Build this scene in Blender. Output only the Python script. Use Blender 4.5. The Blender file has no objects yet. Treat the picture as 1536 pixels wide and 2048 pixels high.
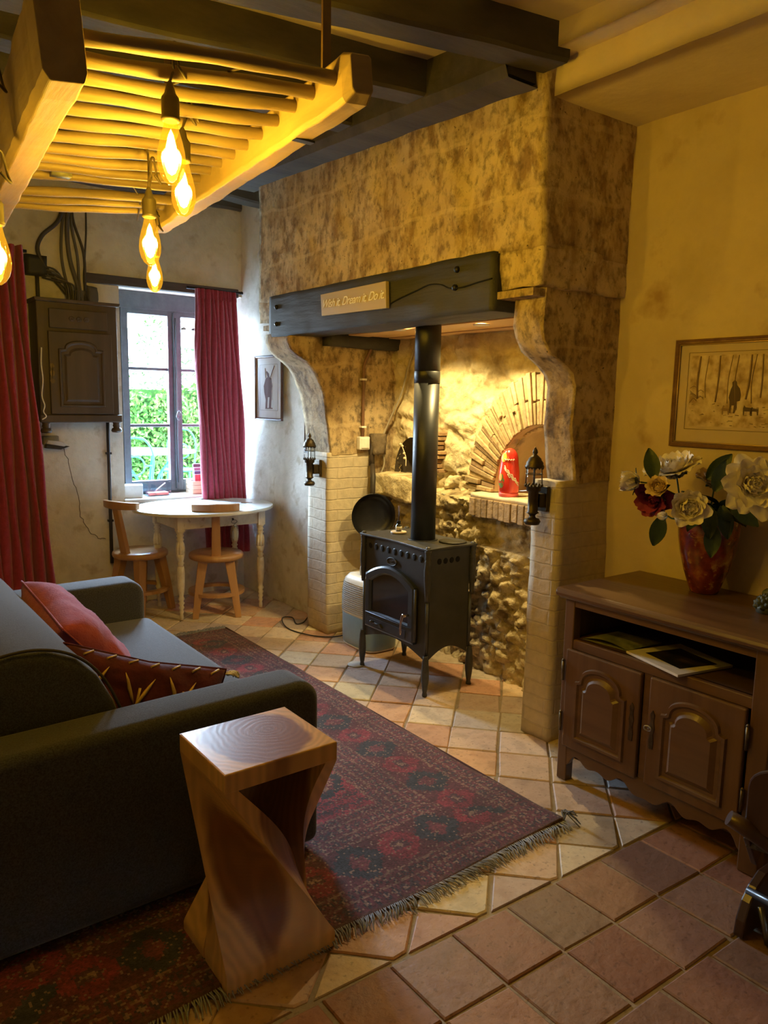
import bpy, bmesh, math, random
import numpy as np
from mathutils import Vector, Matrix, noise, Euler
random.seed(7)
SC = bpy.context.scene
COL = SC.collection
PI = math.pi
OFF = {}          # world offset of each object built here

class MB:
    """collects faces in world coordinates, built as one mesh"""
    def __init__(s): s.v = []; s.f = []; s.c = []; s.cur = None; s.smooth = []
    def add(s, vs, fs, smooth=False):
        o = len(s.v); s.v += [tuple(v) for v in vs]
        for f in fs:
            s.f.append(tuple(i + o for i in f)); s.c.append(s.cur); s.smooth.append(smooth)
        return s
    def box(s, lo, hi, rot=None, piv=None):
        (a, b, c), (d, e, f) = lo, hi
        v = [Vector(p) for p in ((a,b,c),(d,b,c),(d,e,c),(a,e,c),(a,b,f),(d,b,f),(d,e,f),(a,e,f))]
        if rot is not None:
            p = Vector(piv) if piv is not None else (Vector(lo) + Vector(hi)) / 2
            R = Euler(rot).to_matrix(); v = [R @ (q - p) + p for q in v]
        return s.add(v, [(0,3,2,1),(4,5,6,7),(0,1,5,4),(1,2,6,5),(2,3,7,6),(3,0,4,7)])
    def tube(s, pts, r, n=10, cap=True, smooth=True):
        pts = [Vector(p) for p in pts]; m = len(pts)
        rs = r if isinstance(r, (list, tuple)) else [r] * m
        vs = []; prev = None
        for i, p in enumerate(pts):
            d = (pts[min(i + 1, m - 1)] - pts[max(i - 1, 0)]).normalized()
            if prev is None:
                a = Vector((0, 0, 1)) if abs(d.z) < .9 else Vector((1, 0, 0))
                x = d.cross(a).normalized()
            else:
                x = (prev - d * prev.dot(d)).normalized()
            prev = x; y = d.cross(x)
            for k in range(n):
                t = 2 * PI * k / n; vs.append(p + (x * math.cos(t) + y * math.sin(t)) * rs[i])
        fs = [(i*n+k, i*n+(k+1) % n, (i+1)*n+(k+1) % n, (i+1)*n+k) for i in range(m-1) for k in range(n)]
        s.add(vs, fs, smooth)
        if cap: s.add([vs[k] for k in range(n)], [tuple(range(n))[::-1]]); s.add([vs[(m-1)*n+k] for k in range(n)], [tuple(range(n))])
        return s
    def lathe(s, prof, c=(0,0,0), n=24, axis=(0,0,1), sx=1, sy=1, smooth=True, flute=None):
        """prof: list of (r, h) from bottom to top along axis"""
        c = Vector(c); A = Vector(axis).normalized()
        X = Vector((1,0,0)) if abs(A.x) < .9 else Vector((0,1,0))
        X = (X - A * X.dot(A)).normalized(); Y = A.cross(X); vs = []
        for j, (r, h) in enumerate(prof):
            for k in range(n):
                t = 2 * PI * k / n; q = r
                if flute and flute[0] <= h <= flute[1]: q = r * (1 - flute[3] * (.5 + .5 * math.cos(t * flute[2])))
                vs.append(c + A * h + X * (q * math.cos(t) * sx) + Y * (q * math.sin(t) * sy))
        m = len(prof)
        s.add(vs, [(i*n+k, i*n+(k+1) % n, (i+1)*n+(k+1) % n, (i+1)*n+k) for i in range(m-1) for k in range(n)], smooth)
        if prof[0][0] > 1e-5: s.add([vs[k] for k in range(n)], [tuple(range(n))[::-1]])
        if prof[-1][0] > 1e-5: s.add([vs[(m-1)*n+k] for k in range(n)], [tuple(range(n))])
        return s
    def prism(s, poly, a0, a1, axis='y'):
        """poly of 2-D points extruded along axis: y -> (x,z), x -> (y,z), z -> (x,y)"""
        def P(p, a): return (p[0], a, p[1]) if axis == 'y' else ((a, p[0], p[1]) if axis == 'x' else (p[0], p[1], a))
        n = len(poly); v = [P(p, a0) for p in poly] + [P(p, a1) for p in poly]
        return s.add(v, [tuple(range(n)), tuple(range(2*n-1, n-1, -1))] + [(i, i+n, (i+1) % n + n, (i+1) % n) for i in range(n)])
    def grid(s, fn, nu, nv, smooth=True, keep=None):
        vs = [fn(i / nu, j / nv) for j in range(nv + 1) for i in range(nu + 1)]
        fs = []
        for j in range(nv):
            for i in range(nu):
                f = (j*(nu+1)+i, j*(nu+1)+i+1, (j+1)*(nu+1)+i+1, (j+1)*(nu+1)+i)
                if keep is None or keep((i + .5) / nu, (j + .5) / nv): fs.append(f)
        return s.add(vs, fs, smooth)
    def xf(s, M, start=0):
        for i in range(start, len(s.v)): s.v[i] = tuple(M @ Vector(s.v[i]))
        return s
    def build(s, name, mat, parent=None, bevel=0, seg=2, sub=0, weld=True, smooth=None, angle=40, recalc=True):
        off = OFF.get(parent.name, Vector((0,0,0))) if parent is not None else Vector((0,0,0))
        me = bpy.data.meshes.new(name)
        ox, oy, oz = off
        me.from_pydata([(x-ox, y-oy, z-oz) for x, y, z in s.v], [], s.f)
        if any(c is not None for c in s.c):
            at = me.color_attributes.new('tint', 'FLOAT_COLOR', 'CORNER')
            arr = []
            for f, c in zip(s.f, s.c):
                c = c or (1, 1, 1); arr += [c[0], c[1], c[2], 1.0] * len(f)
            at.data.foreach_set('color', arr)
        sm = s.smooth if smooth is None else [smooth] * len(s.f)
        me.polygons.foreach_set('use_smooth', sm)
        if weld or recalc:
            b = bmesh.new(); b.from_mesh(me)
            if weld: bmesh.ops.remove_doubles(b, verts=b.verts, dist=1e-5)
            if recalc: bmesh.ops.recalc_face_normals(b, faces=b.faces)
            b.to_mesh(me); b.free()
        me.materials.append(mat)
        o = bpy.data.objects.new(name, me); COL.objects.link(o)
        OFF[o.name] = off
        if parent is not None: o.parent = parent
        if bevel:
            m = o.modifiers.new('bevel', 'BEVEL'); m.width = bevel; m.segments = seg; m.limit_method = 'ANGLE'; m.angle_limit = math.radians(35)
            m.harden_normals = False
        if sub:
            m = o.modifiers.new('sub', 'SUBSURF'); m.levels = sub; m.render_levels = sub
        return o

def thing(name, label, cat, loc=(0,0,0), group=None):
    o = bpy.data.objects.new(name, None); COL.objects.link(o); o.location = loc; o.empty_display_size = .05
    OFF[o.name] = Vector(loc); o['label'] = label; o['category'] = cat
    if group: o['group'] = group
    return o
def tag(o, label, cat, group=None, kind=None):
    o['label'] = label; o['category'] = cat
    if group: o['group'] = group
    if kind: o['kind'] = kind
    return o
def struct(o, label=None):
    o['kind'] = 'structure'
    if label: o['label'] = label
    return o
def dup(root, loc, rotz=0, label=None, scale=None, rot=None):
    r = root.copy(); COL.objects.link(r); r.location = loc; r.rotation_euler = rot or (0, 0, rotz)
    if scale: r.scale = (scale,) * 3
    if label: r['label'] = label
    for ch in list(root.children):
        c = ch.copy(); COL.objects.link(c); c.parent = r
        for g in list(ch.children):
            d = g.copy(); COL.objects.link(d); d.parent = c
    return r
def curve_pts(pts, n=8):
    """Catmull-Rom through pts"""
    P = [Vector(p) for p in pts]; P = [P[0]*2-P[1]] + P + [P[-1]*2-P[-2]]; out = []
    for i in range(1, len(P)-2):
        a, b, c, d = P[i-1:i+3]
        for k in range(n):
            t = k / n
            out.append(.5*((2*b)+(c-a)*t+(2*a-5*b+4*c-d)*t*t+(3*b-a-3*c+d)*t**3))
    out.append(P[-2]); return out
def fbm(p, o=5, h=.9): return noise.fractal(Vector(p), h, 2.1, o)
def smooth01(a, b, x):
    t = max(0, min(1, (x - a) / (b - a))); return t*t*(3-2*t)

# ------------------------------------------------------------------ materials
def nodes(name):
    m = bpy.data.materials.new(name); m.use_nodes = True; nt = m.node_tree; b = nt.nodes['Principled BSDF']
    return m, nt, b
def L(nt, a, b): nt.links.new(a, b)
def mat(name, c1, c2=None, c3=None, scale=6, rough=.6, metal=0, bump=0, bscale=60, stretch=(1,1,1), pos=(.35,.5,.65), detail=8,
        rough2=None, tint=False, spots=None, spotscale=25, spotpos=(.62,.68), alpha=None, sheen=0, coat=0, ior=None, bdist=.01, warp=0, spec=None):
    m, nt, b = nodes(name); N = nt.nodes
    tc = N.new('ShaderNodeTexCoord'); mp = N.new('ShaderNodeMapping'); mp.inputs['Scale'].default_value = stretch
    L(nt, tc.outputs['Object'], mp.inputs['Vector'])
    nz = N.new('ShaderNodeTexNoise'); nz.inputs['Scale'].default_value = scale; nz.inputs['Detail'].default_value = detail; nz.inputs['Roughness'].default_value = .62
    nz.inputs['Distortion'].default_value = warp
    L(nt, mp.outputs['Vector'], nz.inputs['Vector'])
    rp = N.new('ShaderNodeValToRGB'); e = rp.color_ramp.elements
    c2 = c2 or c1; e[0].position = pos[0]; e[0].color = (*c1, 1); e[1].position = pos[2]; e[1].color = (*(c3 or c2), 1)
    if c3: q = e.new(pos[1]); q.color = (*c2, 1)
    L(nt, nz.outputs['Fac'], rp.inputs['Fac']); col = rp.outputs['Color']
    if spots:
        n2 = N.new('ShaderNodeTexNoise'); n2.inputs['Scale'].default_value = spotscale; n2.inputs['Detail'].default_value = 6
        L(nt, tc.outputs['Object'], n2.inputs['Vector'])
        r2 = N.new('ShaderNodeValToRGB'); r2.color_ramp.elements[0].position = spotpos[0]; r2.color_ramp.elements[1].position = spotpos[1]
        L(nt, n2.outputs['Fac'], r2.inputs['Fac'])
        mx = N.new('ShaderNodeMix'); mx.data_type = 'RGBA'; L(nt, r2.outputs['Color'], mx.inputs['Factor']); L(nt, col, mx.inputs['A']); mx.inputs['B'].default_value = (*spots, 1)
        col = mx.outputs['Result']
    if tint:
        a = N.new('ShaderNodeAttribute'); a.attribute_name = 'tint'
        mx = N.new('ShaderNodeMix'); mx.data_type = 'RGBA'; mx.blend_type = 'MULTIPLY'; mx.inputs['Factor'].default_value = 1
        L(nt, col, mx.inputs['A']); L(nt, a.outputs['Color'], mx.inputs['B']); col = mx.outputs['Result']
    L(nt, col, b.inputs['Base Color'])
    b.inputs['Roughness'].default_value = rough; b.inputs['Metallic'].default_value = metal
    if rough2 is not None:
        mr = N.new('ShaderNodeMapRange'); mr.inputs['To Min'].default_value = rough; mr.inputs['To Max'].default_value = rough2
        L(nt, nz.outputs['Fac'], mr.inputs['Value']); L(nt, mr.outputs['Result'], b.inputs['Roughness'])
    if bump:
        n3 = N.new('ShaderNodeTexNoise'); n3.inputs['Scale'].default_value = bscale; n3.inputs['Detail'].default_value = 8; n3.inputs['Roughness'].default_value = .6
        L(nt, mp.outputs['Vector'], n3.inputs['Vector'])
        bp = N.new('ShaderNodeBump'); bp.inputs['Strength'].default_value = bump; bp.inputs['Distance'].default_value = bdist
        L(nt, n3.outputs['Fac'], bp.inputs['Height']); L(nt, bp.outputs['Normal'], b.inputs['Normal'])
    if sheen: b.inputs['Sheen Weight'].default_value = sheen
    if coat: b.inputs['Coat Weight'].default_value = coat; b.inputs['Coat Roughness'].default_value = .15
    if spec is not None: b.inputs['Specular IOR Level'].default_value = spec
    if ior: b.inputs['IOR'].default_value = ior
    return m
def wood(name, c1, c2, axis='y', rough=.45, scale=9, bump=.15, coat=0, ring=14, fine=.6):
    """stretched grain along an axis"""
    st = {'x': (.08,1,1), 'y': (1,.08,1), 'z': (1,1,.08)}[axis]
    return mat(name, c1, c2, scale=ring, rough=rough, bump=bump, bscale=70, stretch=st, pos=(.3,.5,.7), coat=coat, warp=fine, bdist=.003)
def flat(name, c, rough=.5, metal=0, **k): return mat(name, c, tuple(min(1, x*1.12) for x in c), scale=20, rough=rough, metal=metal, **k)
def emit(name, c, s):
    m, nt, b = nodes(name); b.inputs['Base Color'].default_value = (*c, 1); b.inputs['Emission Color'].default_value = (*c, 1); b.inputs['Emission Strength'].default_value = s; return m
def thin_glass(name, tintc, gloss=.12, rough=.02):
    """thin clear pane: tinted transparency with a mirror sheen"""
    m = bpy.data.materials.new(name); m.use_nodes = True; nt = m.node_tree; nt.nodes.clear(); N = nt.nodes
    o = N.new('ShaderNodeOutputMaterial'); t = N.new('ShaderNodeBsdfTransparent'); t.inputs['Color'].default_value = (*tintc, 1)
    g = N.new('ShaderNodeBsdfGlossy'); g.inputs['Roughness'].default_value = rough
    fr = N.new('ShaderNodeLayerWeight'); pw_ = N.new('ShaderNodeMath'); pw_.operation = 'POWER'; pw_.inputs[1].default_value = 4; L(nt, fr.outputs['Facing'], pw_.inputs[0])
    mt = N.new('ShaderNodeMath'); mt.operation = 'MULTIPLY_ADD'; mt.inputs[1].default_value = min(.9, gloss * 3); mt.inputs[2].default_value = gloss * .5
    mx = N.new('ShaderNodeMixShader'); L(nt, pw_.outputs[0], mt.inputs[0]); L(nt, mt.outputs[0], mx.inputs['Fac']); mt.use_clamp = True
    L(nt, t.outputs[0], mx.inputs[1]); L(nt, g.outputs[0], mx.inputs[2]); L(nt, mx.outputs[0], o.inputs['Surface']); return m
SKY = 75.0; EXPO = 0.65; SPOT = (30, 36); BULB = 12.5
# ------------------------------------------------------------------ room shell
CT = lambda y: .045 * (y - 2.1)          # the old ceiling climbs a little towards the window wall
def stone_mat(name, base, mid, dark, soot, scale=3.2, joint=True, blocks=(.62, .30)):
    """weathered limestone: mottling, pits, brown run-down stains and pale mortar joints"""
    m, nt, b = nodes(name); N = nt.nodes
    tc = N.new('ShaderNodeTexCoord'); sp = N.new('ShaderNodeSeparateXYZ'); L(nt, tc.outputs['Object'], sp.inputs[0])
    ad = N.new('ShaderNodeMath'); ad.operation = 'ADD'; L(nt, sp.outputs['X'], ad.inputs[0]); L(nt, sp.outputs['Y'], ad.inputs[1])
    cb = N.new('ShaderNodeCombineXYZ'); L(nt, ad.outputs[0], cb.inputs[0]); L(nt, sp.outputs['Z'], cb.inputs[1])
    def nz(sc, det, vec, st=(1,1,1), dist=0):
        mp = N.new('ShaderNodeMapping'); mp.inputs['Scale'].default_value = st; L(nt, vec, mp.inputs['Vector'])
        n = N.new('ShaderNodeTexNoise'); n.inputs['Scale'].default_value = sc; n.inputs['Detail'].default_value = det; n.inputs['Roughness'].default_value = .65
        n.inputs['Distortion'].default_value = dist; L(nt, mp.outputs[0], n.inputs['Vector']); return n.outputs['Fac']
    def ramp(f, a, c, ca, cc):
        r = N.new('ShaderNodeValToRGB'); r.color_ramp.elements[0].position = a; r.color_ramp.elements[1].position = c
        r.color_ramp.elements[0].color = (*ca, 1); r.color_ramp.elements[1].color = (*cc, 1); L(nt, f, r.inputs[0]); return r.outputs[0]
    def mix(f, a, c, mode='MIX'):
        x = N.new('ShaderNodeMix'); x.data_type = 'RGBA'; x.blend_type = mode
        if isinstance(f, float): x.inputs['Factor'].default_value = f
        else: L(nt, f, x.inputs['Factor'])
        for k, v in (('A', a), ('B', c)):
            if isinstance(v, tuple): x.inputs[k].default_value = (*v, 1)
            else: L(nt, v, x.inputs[k])
        return x.outputs['Result']
    W = (1,1,1); K = (0,0,0)
    col = ramp(nz(scale, 10, tc.outputs['Object'], dist=.2), .36, .60, base, mid)
    st = ramp(nz(7, 9, tc.outputs['Object'], (1.5, 1.5, .85), .15), .48, .62, K, W)
    col = mix(st, col, dark)
    st2 = ramp(nz(26, 10, tc.outputs['Object'], (1, 1, .8), .1), .49, .64, K, W)
    col = mix(st2, col, mix(.62, col, soot))
    st3 = ramp(nz(2.0, 6, tc.outputs['Object']), .60, .72, K, W)
    col = mix(st3, col, mix(.45, col, soot))
    pits = ramp(nz(55, 3, tc.outputs['Object']), .66, .72, K, W)
    col = mix(pits, col, soot)
    hgt = nz(34, 10, tc.outputs['Object'])
    bp = N.new('ShaderNodeBump'); bp.inputs['Strength'].default_value = .55; bp.inputs['Distance'].default_value = .012; L(nt, hgt, bp.inputs['Height'])
    if joint:
        br = N.new('ShaderNodeTexBrick'); br.inputs['Scale'].default_value = 1; br.inputs['Brick Width'].default_value = blocks[0]; br.inputs['Row Height'].default_value = blocks[1]
        br.inputs['Mortar Size'].default_value = .012; br.inputs['Mortar Smooth'].default_value = .5; br.offset = .37
        wv = N.new('ShaderNodeVectorMath'); wv.operation = 'ADD'
        n4 = N.new('ShaderNodeTexNoise'); n4.inputs['Scale'].default_value = 3; L(nt, cb.outputs[0], n4.inputs['Vector'])
        sc = N.new('ShaderNodeVectorMath'); sc.operation = 'SCALE'; sc.inputs['Scale'].default_value = .16; L(nt, n4.outputs['Color'], sc.inputs[0])
        L(nt, cb.outputs[0], wv.inputs[0]); L(nt, sc.outputs[0], wv.inputs[1]); L(nt, wv.outputs[0], br.inputs['Vector'])
        f = N.new('ShaderNodeMath'); f.operation = 'MULTIPLY'; f.inputs[1].default_value = .30; L(nt, br.outputs['Fac'], f.inputs[0])
        col = mix(f.outputs[0], col, tuple(min(1, c*1.15) for c in base))
    L(nt, bp.outputs['Normal'], b.inputs['Normal']); L(nt, col, b.inputs['Base Color']); b.inputs['Roughness'].default_value = .9
    return m
def brick_mat(name, c1, c2, mortar, w=.24, h=.062, bump=.6, ms=.006):
    m, nt, b = nodes(name); N = nt.nodes
    tc = N.new('ShaderNodeTexCoord'); sp = N.new('ShaderNodeSeparateXYZ'); L(nt, tc.outputs['Object'], sp.inputs[0])
    ad = N.new('ShaderNodeMath'); ad.operation = 'ADD'; L(nt, sp.outputs['X'], ad.inputs[0]); L(nt, sp.outputs['Y'], ad.inputs[1])
    cb = N.new('ShaderNodeCombineXYZ'); L(nt, ad.outputs[0], cb.inputs[0]); L(nt, sp.outputs['Z'], cb.inputs[1])
    n4 = N.new('ShaderNodeTexNoise'); n4.inputs['Scale'].default_value = 7; L(nt, tc.outputs['Object'], n4.inputs['Vector'])
    sc = N.new('ShaderNodeVectorMath'); sc.operation = 'SCALE'; sc.inputs['Scale'].default_value = .018; L(nt, n4.outputs['Color'], sc.inputs[0])
    wv = N.new('ShaderNodeVectorMath'); wv.operation = 'ADD'; L(nt, cb.outputs[0], wv.inputs[0]); L(nt, sc.outputs[0], wv.inputs[1])
    br = N.new('ShaderNodeTexBrick'); br.inputs['Scale'].default_value = 1; br.inputs['Brick Width'].default_value = w; br.inputs['Row Height'].default_value = h
    br.inputs['Mortar Size'].default_value = ms; br.inputs['Mortar Smooth'].default_value = .6; L(nt, wv.outputs[0], br.inputs['Vector'])
    br.inputs['Color1'].default_value = (*c1, 1); br.inputs['Color2'].default_value = (*c2, 1); br.inputs['Mortar'].default_value = (*mortar, 1)
    nz = N.new('ShaderNodeTexNoise'); nz.inputs['Scale'].default_value = 30; nz.inputs['Detail'].default_value = 8; L(nt, tc.outputs['Object'], nz.inputs['Vector'])
    mr = N.new('ShaderNodeMapRange'); mr.inputs['To Min'].default_value = .75; mr.inputs['To Max'].default_value = 1.2; L(nt, nz.outputs['Fac'], mr.inputs['Value'])
    mx = N.new('ShaderNodeMix'); mx.data_type = 'RGBA'; mx.blend_type = 'MULTIPLY'; mx.inputs['Factor'].default_value = 1
    L(nt, br.outputs['Color'], mx.inputs['A']); L(nt, mr.outputs['Result'], mx.inputs['B']); L(nt, mx.outputs['Result'], b.inputs['Base Color'])
    h1 = N.new('ShaderNodeMath'); h1.operation = 'MULTIPLY_ADD'; h1.inputs[1].default_value = -1; L(nt, br.outputs['Fac'], h1.inputs[0]); L(nt, nz.outputs['Fac'], h1.inputs[2])
    bp = N.new('ShaderNodeBump'); bp.inputs['Strength'].default_value = bump; bp.inputs['Distance'].default_value = .008; L(nt, h1.outputs[0], bp.inputs['Height']); L(nt, bp.outputs['Normal'], b.inputs['Normal'])
    b.inputs['Roughness'].default_value = .8; return m

M_right = mat('ochre_plaster', (.53,.43,.23), (.63,.52,.30), (.57,.46,.26), scale=2.2, rough=.85, bump=.25, bscale=14, spots=(.42,.29,.15), spotscale=6, spotpos=(.60,.75))
M_far = mat('grey_plaster', (.56,.53,.46), (.68,.65,.58), (.61,.58,.51), scale=4, rough=.9, bump=.5, bscale=22, spots=(.46,.40,.30), spotscale=9, spotpos=(.58,.72))
M_ceil = mat('ceiling_plaster', (.66,.56,.37), (.74,.64,.45), scale=3, rough=.9, bump=.25, bscale=30)
M_boards = mat('ceiling_boards', (.58,.46,.26), (.68,.56,.36), scale=7, rough=.8, bump=.2, bscale=30, stretch=(.1,1,1))
M_beam = mat('dark_oak_beam', (.05,.046,.036), (.11,.098,.075), scale=5, rough=.75, bump=.5, bscale=30, stretch=(.25,1,1))
M_lintel = mat('dark_lintel', (.05,.04,.035), (.09,.075,.06), scale=8, rough=.8, bump=.4, bscale=30, stretch=(.2,1,1))
M_stone = stone_mat('hood_limestone', (.66,.54,.34), (.52,.40,.22), (.30,.20,.09), (.09,.06,.035))
M_stone2 = stone_mat('soot_stained_limestone', (.58,.46,.28), (.46,.34,.18), (.24,.16,.08), (.035,.028,.022), scale=4, blocks=(.8,.36))
M_rubble = mat('limewashed_rubble', (.50,.40,.22), (.68,.58,.36), (.78,.70,.48), scale=7, rough=.85, bump=.8, bscale=26, spots=(.36,.27,.13), spotscale=8, spotpos=(.56,.70), bdist=.02)
M_rubble_low = mat('bare_rubble', (.36,.28,.15), (.56,.46,.27), (.70,.60,.40), scale=9, rough=.85, bump=.9, bscale=24, spots=(.16,.11,.055), spotscale=11, spotpos=(.52,.66), bdist=.025)
M_pbrick = brick_mat('painted_brick', (.60,.52,.38), (.55,.47,.34), (.56,.48,.345), w=.23, h=.068, bump=.55, ms=.005)

# floor: terracotta tiles, straight rows near the camera, diagonal ones beyond the long joint
def floor():
    m = MB(); rnd = random.Random(3)
    m.cur = (.27,.215,.15)
    m.add([(-1.7,-2.4,-.0075),(3.2,-2.4,-.0075),(3.2,5.9,-.0075),(-1.7,5.9,-.0075)], [(0,1,2,3)])
    jl = lambda x: 1.43 - .035 * (x - 1.4)
    cols_near = [(.29,.145,.10),(.32,.165,.11),(.26,.15,.11),(.22,.135,.105),(.36,.19,.125),(.29,.18,.135)]
    cols_far = [(.58,.45,.34),(.54,.42,.32),(.52,.32,.22),(.60,.51,.40),(.44,.34,.29),(.58,.36,.23),(.47,.40,.36),(.62,.52,.36)]
    def tile(poly, col):
        n = len(poly)
        if n < 3: return
        c = Vector((sum(p[0] for p in poly)/n, sum(p[1] for p in poly)/n))
        z = rnd.uniform(-.003, .0); tx, ty = rnd.uniform(-.008,.008), rnd.uniform(-.008,.008)
        def zz(p): return z + (p[0]-c.x)*tx + (p[1]-c.y)*ty
        inn = []; bot = []
        for p in poly:
            d = c - Vector(p); l = d.length
            if l < .02: return
            cc_ = rnd.uniform(0, .006); q = Vector(p) + d/l*(.0025+cc_); r = Vector(p) + d/l*(.009+cc_*1.3)
            bot.append((q.x, q.y, -.012)); inn.append((r.x, r.y, zz(r)))
        mid = [(b_[0]*.8+i_[0]*.2, b_[1]*.8+i_[1]*.2, i_[2]-.0035) for b_, i_ in zip(bot, inn)]
        v = rnd.uniform(.8, 1.12); m.cur = tuple(a*v*rnd.uniform(.95,1.05) for a in col)
        m.add(bot+mid+inn, [tuple(range(2*n,3*n))] + [(i,(i+1)%n,(i+1)%n+n,i+n) for i in range(n)] + [(i+n,(i+1)%n+n,(i+1)%n+2*n,i+2*n) for i in range(n)])
    def clip(poly, f):
        out = []
        for i in range(len(poly)):
            a, b = poly[i], poly[(i+1) % len(poly)]; fa, fb = f(a), f(b)
            if fa >= 0: out.append(a)
            if (fa >= 0) != (fb >= 0):
                t = fa/(fa-fb); out.append((a[0]+(b[0]-a[0])*t, a[1]+(b[1]-a[1])*t))
        return out
    j = lambda: rnd.uniform(-.0045,.0045)
    rows = 16; h = .229
    for r in range(rows):                       # straight rows; stagger as in the photo
        x0 = -1.7 + [.0, .0, .10, .02, .12, .05][r % 6] + .035
        k = 0
        while x0 + k*.215 < 3.2:
            a = x0 + k*.215; y1 = -r*h; y0 = y1 - h
            f = lambda x, y: (x + j(), y + jl(x) - .0 + j()*.6)
            tile([f(a, y0), f(a+.215, y0), f(a+.215, y1), f(a, y1)], rnd.choice(cols_near)); k += 1
    s = .218; u = Vector((math.cos(PI/4-.03), math.sin(PI/4-.03))); w = Vector((-u.y, u.x)); o = Vector((2.10, 1.395))
    for a in range(-30, 30):
        sh = 0
        for b_ in range(-30, 30):
            P = [o + u*(s*(a+da)) + w*(s*(b_+db+sh)) for da, db in ((0,0),(1,0),(1,1),(0,1))]
            P = [(p.x + j(), p.y + j()) for p in P]
            P = clip(P, lambda p: p[1] - jl(p[0]) - .006)
            P = clip(P, lambda p: 5.85 - p[1]); P = clip(P, lambda p: 3.15 - p[0]); P = clip(P, lambda p: p[0] + 1.7)
            if len(P) >= 3:
                ar = abs(sum(P[i][0]*P[(i+1)%len(P)][1]-P[(i+1)%len(P)][0]*P[i][1] for i in range(len(P))))/2
                if ar > .0015: tile(P, rnd.choice(cols_far))
    mt = mat('terracotta', (.86,.84,.80), (1.12,1.10,1.05), (.94,.86,.78), scale=9, rough=.36, rough2=.62, bump=.55, bscale=38, tint=True, spots=(.74,.70,.66), spotscale=55, spotpos=(.60,.68), bdist=.006)
    return struct(m.build('floor', mt, weld=False))
floor()

def wall(name, fn, nu, nv, mt, keep=None):
    return struct(MB().grid(fn, nu, nv, keep=keep).build(name, mt, recalc=False))
def wob(p, a=.012, s=1.7): return a * fbm((p[0]*s, p[1]*s, p[2]*s), 4)
struct(MB().box((2.93,-2.5,-.3),(3.1,2.1,3.3)).build('wall_leak_stop_east', M_far)); struct(MB().box((-1.9,-2.5,-.3),(-1.7,5.9,3.3)).build('wall_leak_stop_west', M_far))  # unseen outer slabs, added to stop sky light leaking under the thin walls
wall('wall_right', lambda u, v: (lambda y, z: (2.855 + wob((5, y, z), .010), y, z))(-2.3 + u*4.6, v*3.1), 60, 50, M_right)
# wall beside the window, behind the two portrait prints
def side(u, v):
    y, z = 4.0 + u*1.9, v*3.2
    return (2.70 + wob((2, y, z), .02, 2.2) + .0 + .02*smooth01(5.0, 5.5, y)*-1, y, z)
wall('wall_fireside', side, 60, 60, M_far)
WX0, WX1, WZ0, WZ1 = 1.745, 2.68, .765, 2.275
m = MB()
ns = [(-1.7, WX0, 0, 3.2, 60, 60), (WX0, WX1, 0, WZ0, 24, 16), (WX0, WX1, WZ1, 3.2, 24, 20), (WX1, 2.75, 0, 3.2, 2, 60)]
for x0, x1, z0, z1, nu, nv in ns:
    m.grid(lambda u, v: (x0+(x1-x0)*u, 5.42 + wob((x0+(x1-x0)*u, 1, z0+(z1-z0)*v), .012, 2.5)*min(1, 6*min(u, 1-u, v, 1-v)), z0+(z1-z0)*v), nu, nv)
m.add([(WX0,5.42,WZ0),(WX0+.07,5.72,WZ0),(WX0+.07,5.72,WZ1),(WX0,5.42,WZ1)], [(0,1,2,3)])
m.add([(WX1,5.42,WZ0),(WX1,5.85,WZ0),(WX1,5.85,WZ1),(WX1,5.42,WZ1)], [(0,1,2,3)])
m.add([(WX0-.3,5.42,WZ1),(WX1,5.42,WZ1),(WX1,5.85,WZ1),(WX0-.3,5.85,WZ1)], [(0,1,2,3)])
m.box((-1.7,5.72,0),(WX0+.07,5.85,3.2)); m.box((WX0,5.78,0),(2.8,5.85,WZ0)); m.box((WX0,5.72,WZ1),(2.9,5.85,3.2)); m.box((WX1,5.72,0),(2.9,5.85,3.2))
m.box((2.80,4.25,-.3),(2.9,5.9,3.3)); m.box((-1.8,5.8,-.3),(2.9,5.9,.3)); struct(m.build('wall_window', M_far, recalc=False))  # outer boxes added to stop daylight leaking in at the floor
struct(MB().box((WX0-.01,5.40,.735),(WX1+.01,5.80,.768)).build('trim_1', mat('sill_plaster', (.60,.55,.47), (.70,.65,.57), scale=8, rough=.6, bump=.2), bevel=.008), 'plastered window sill')
wall('wall_left', lambda u, v: (-1.65, -2.3 + u*8.2, v*3.2), 4, 4, M_far)
struct(MB().box((-1.8,-2.45,0),(3.1,-2.3,3.2)).build('wall_front', M_far))

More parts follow.
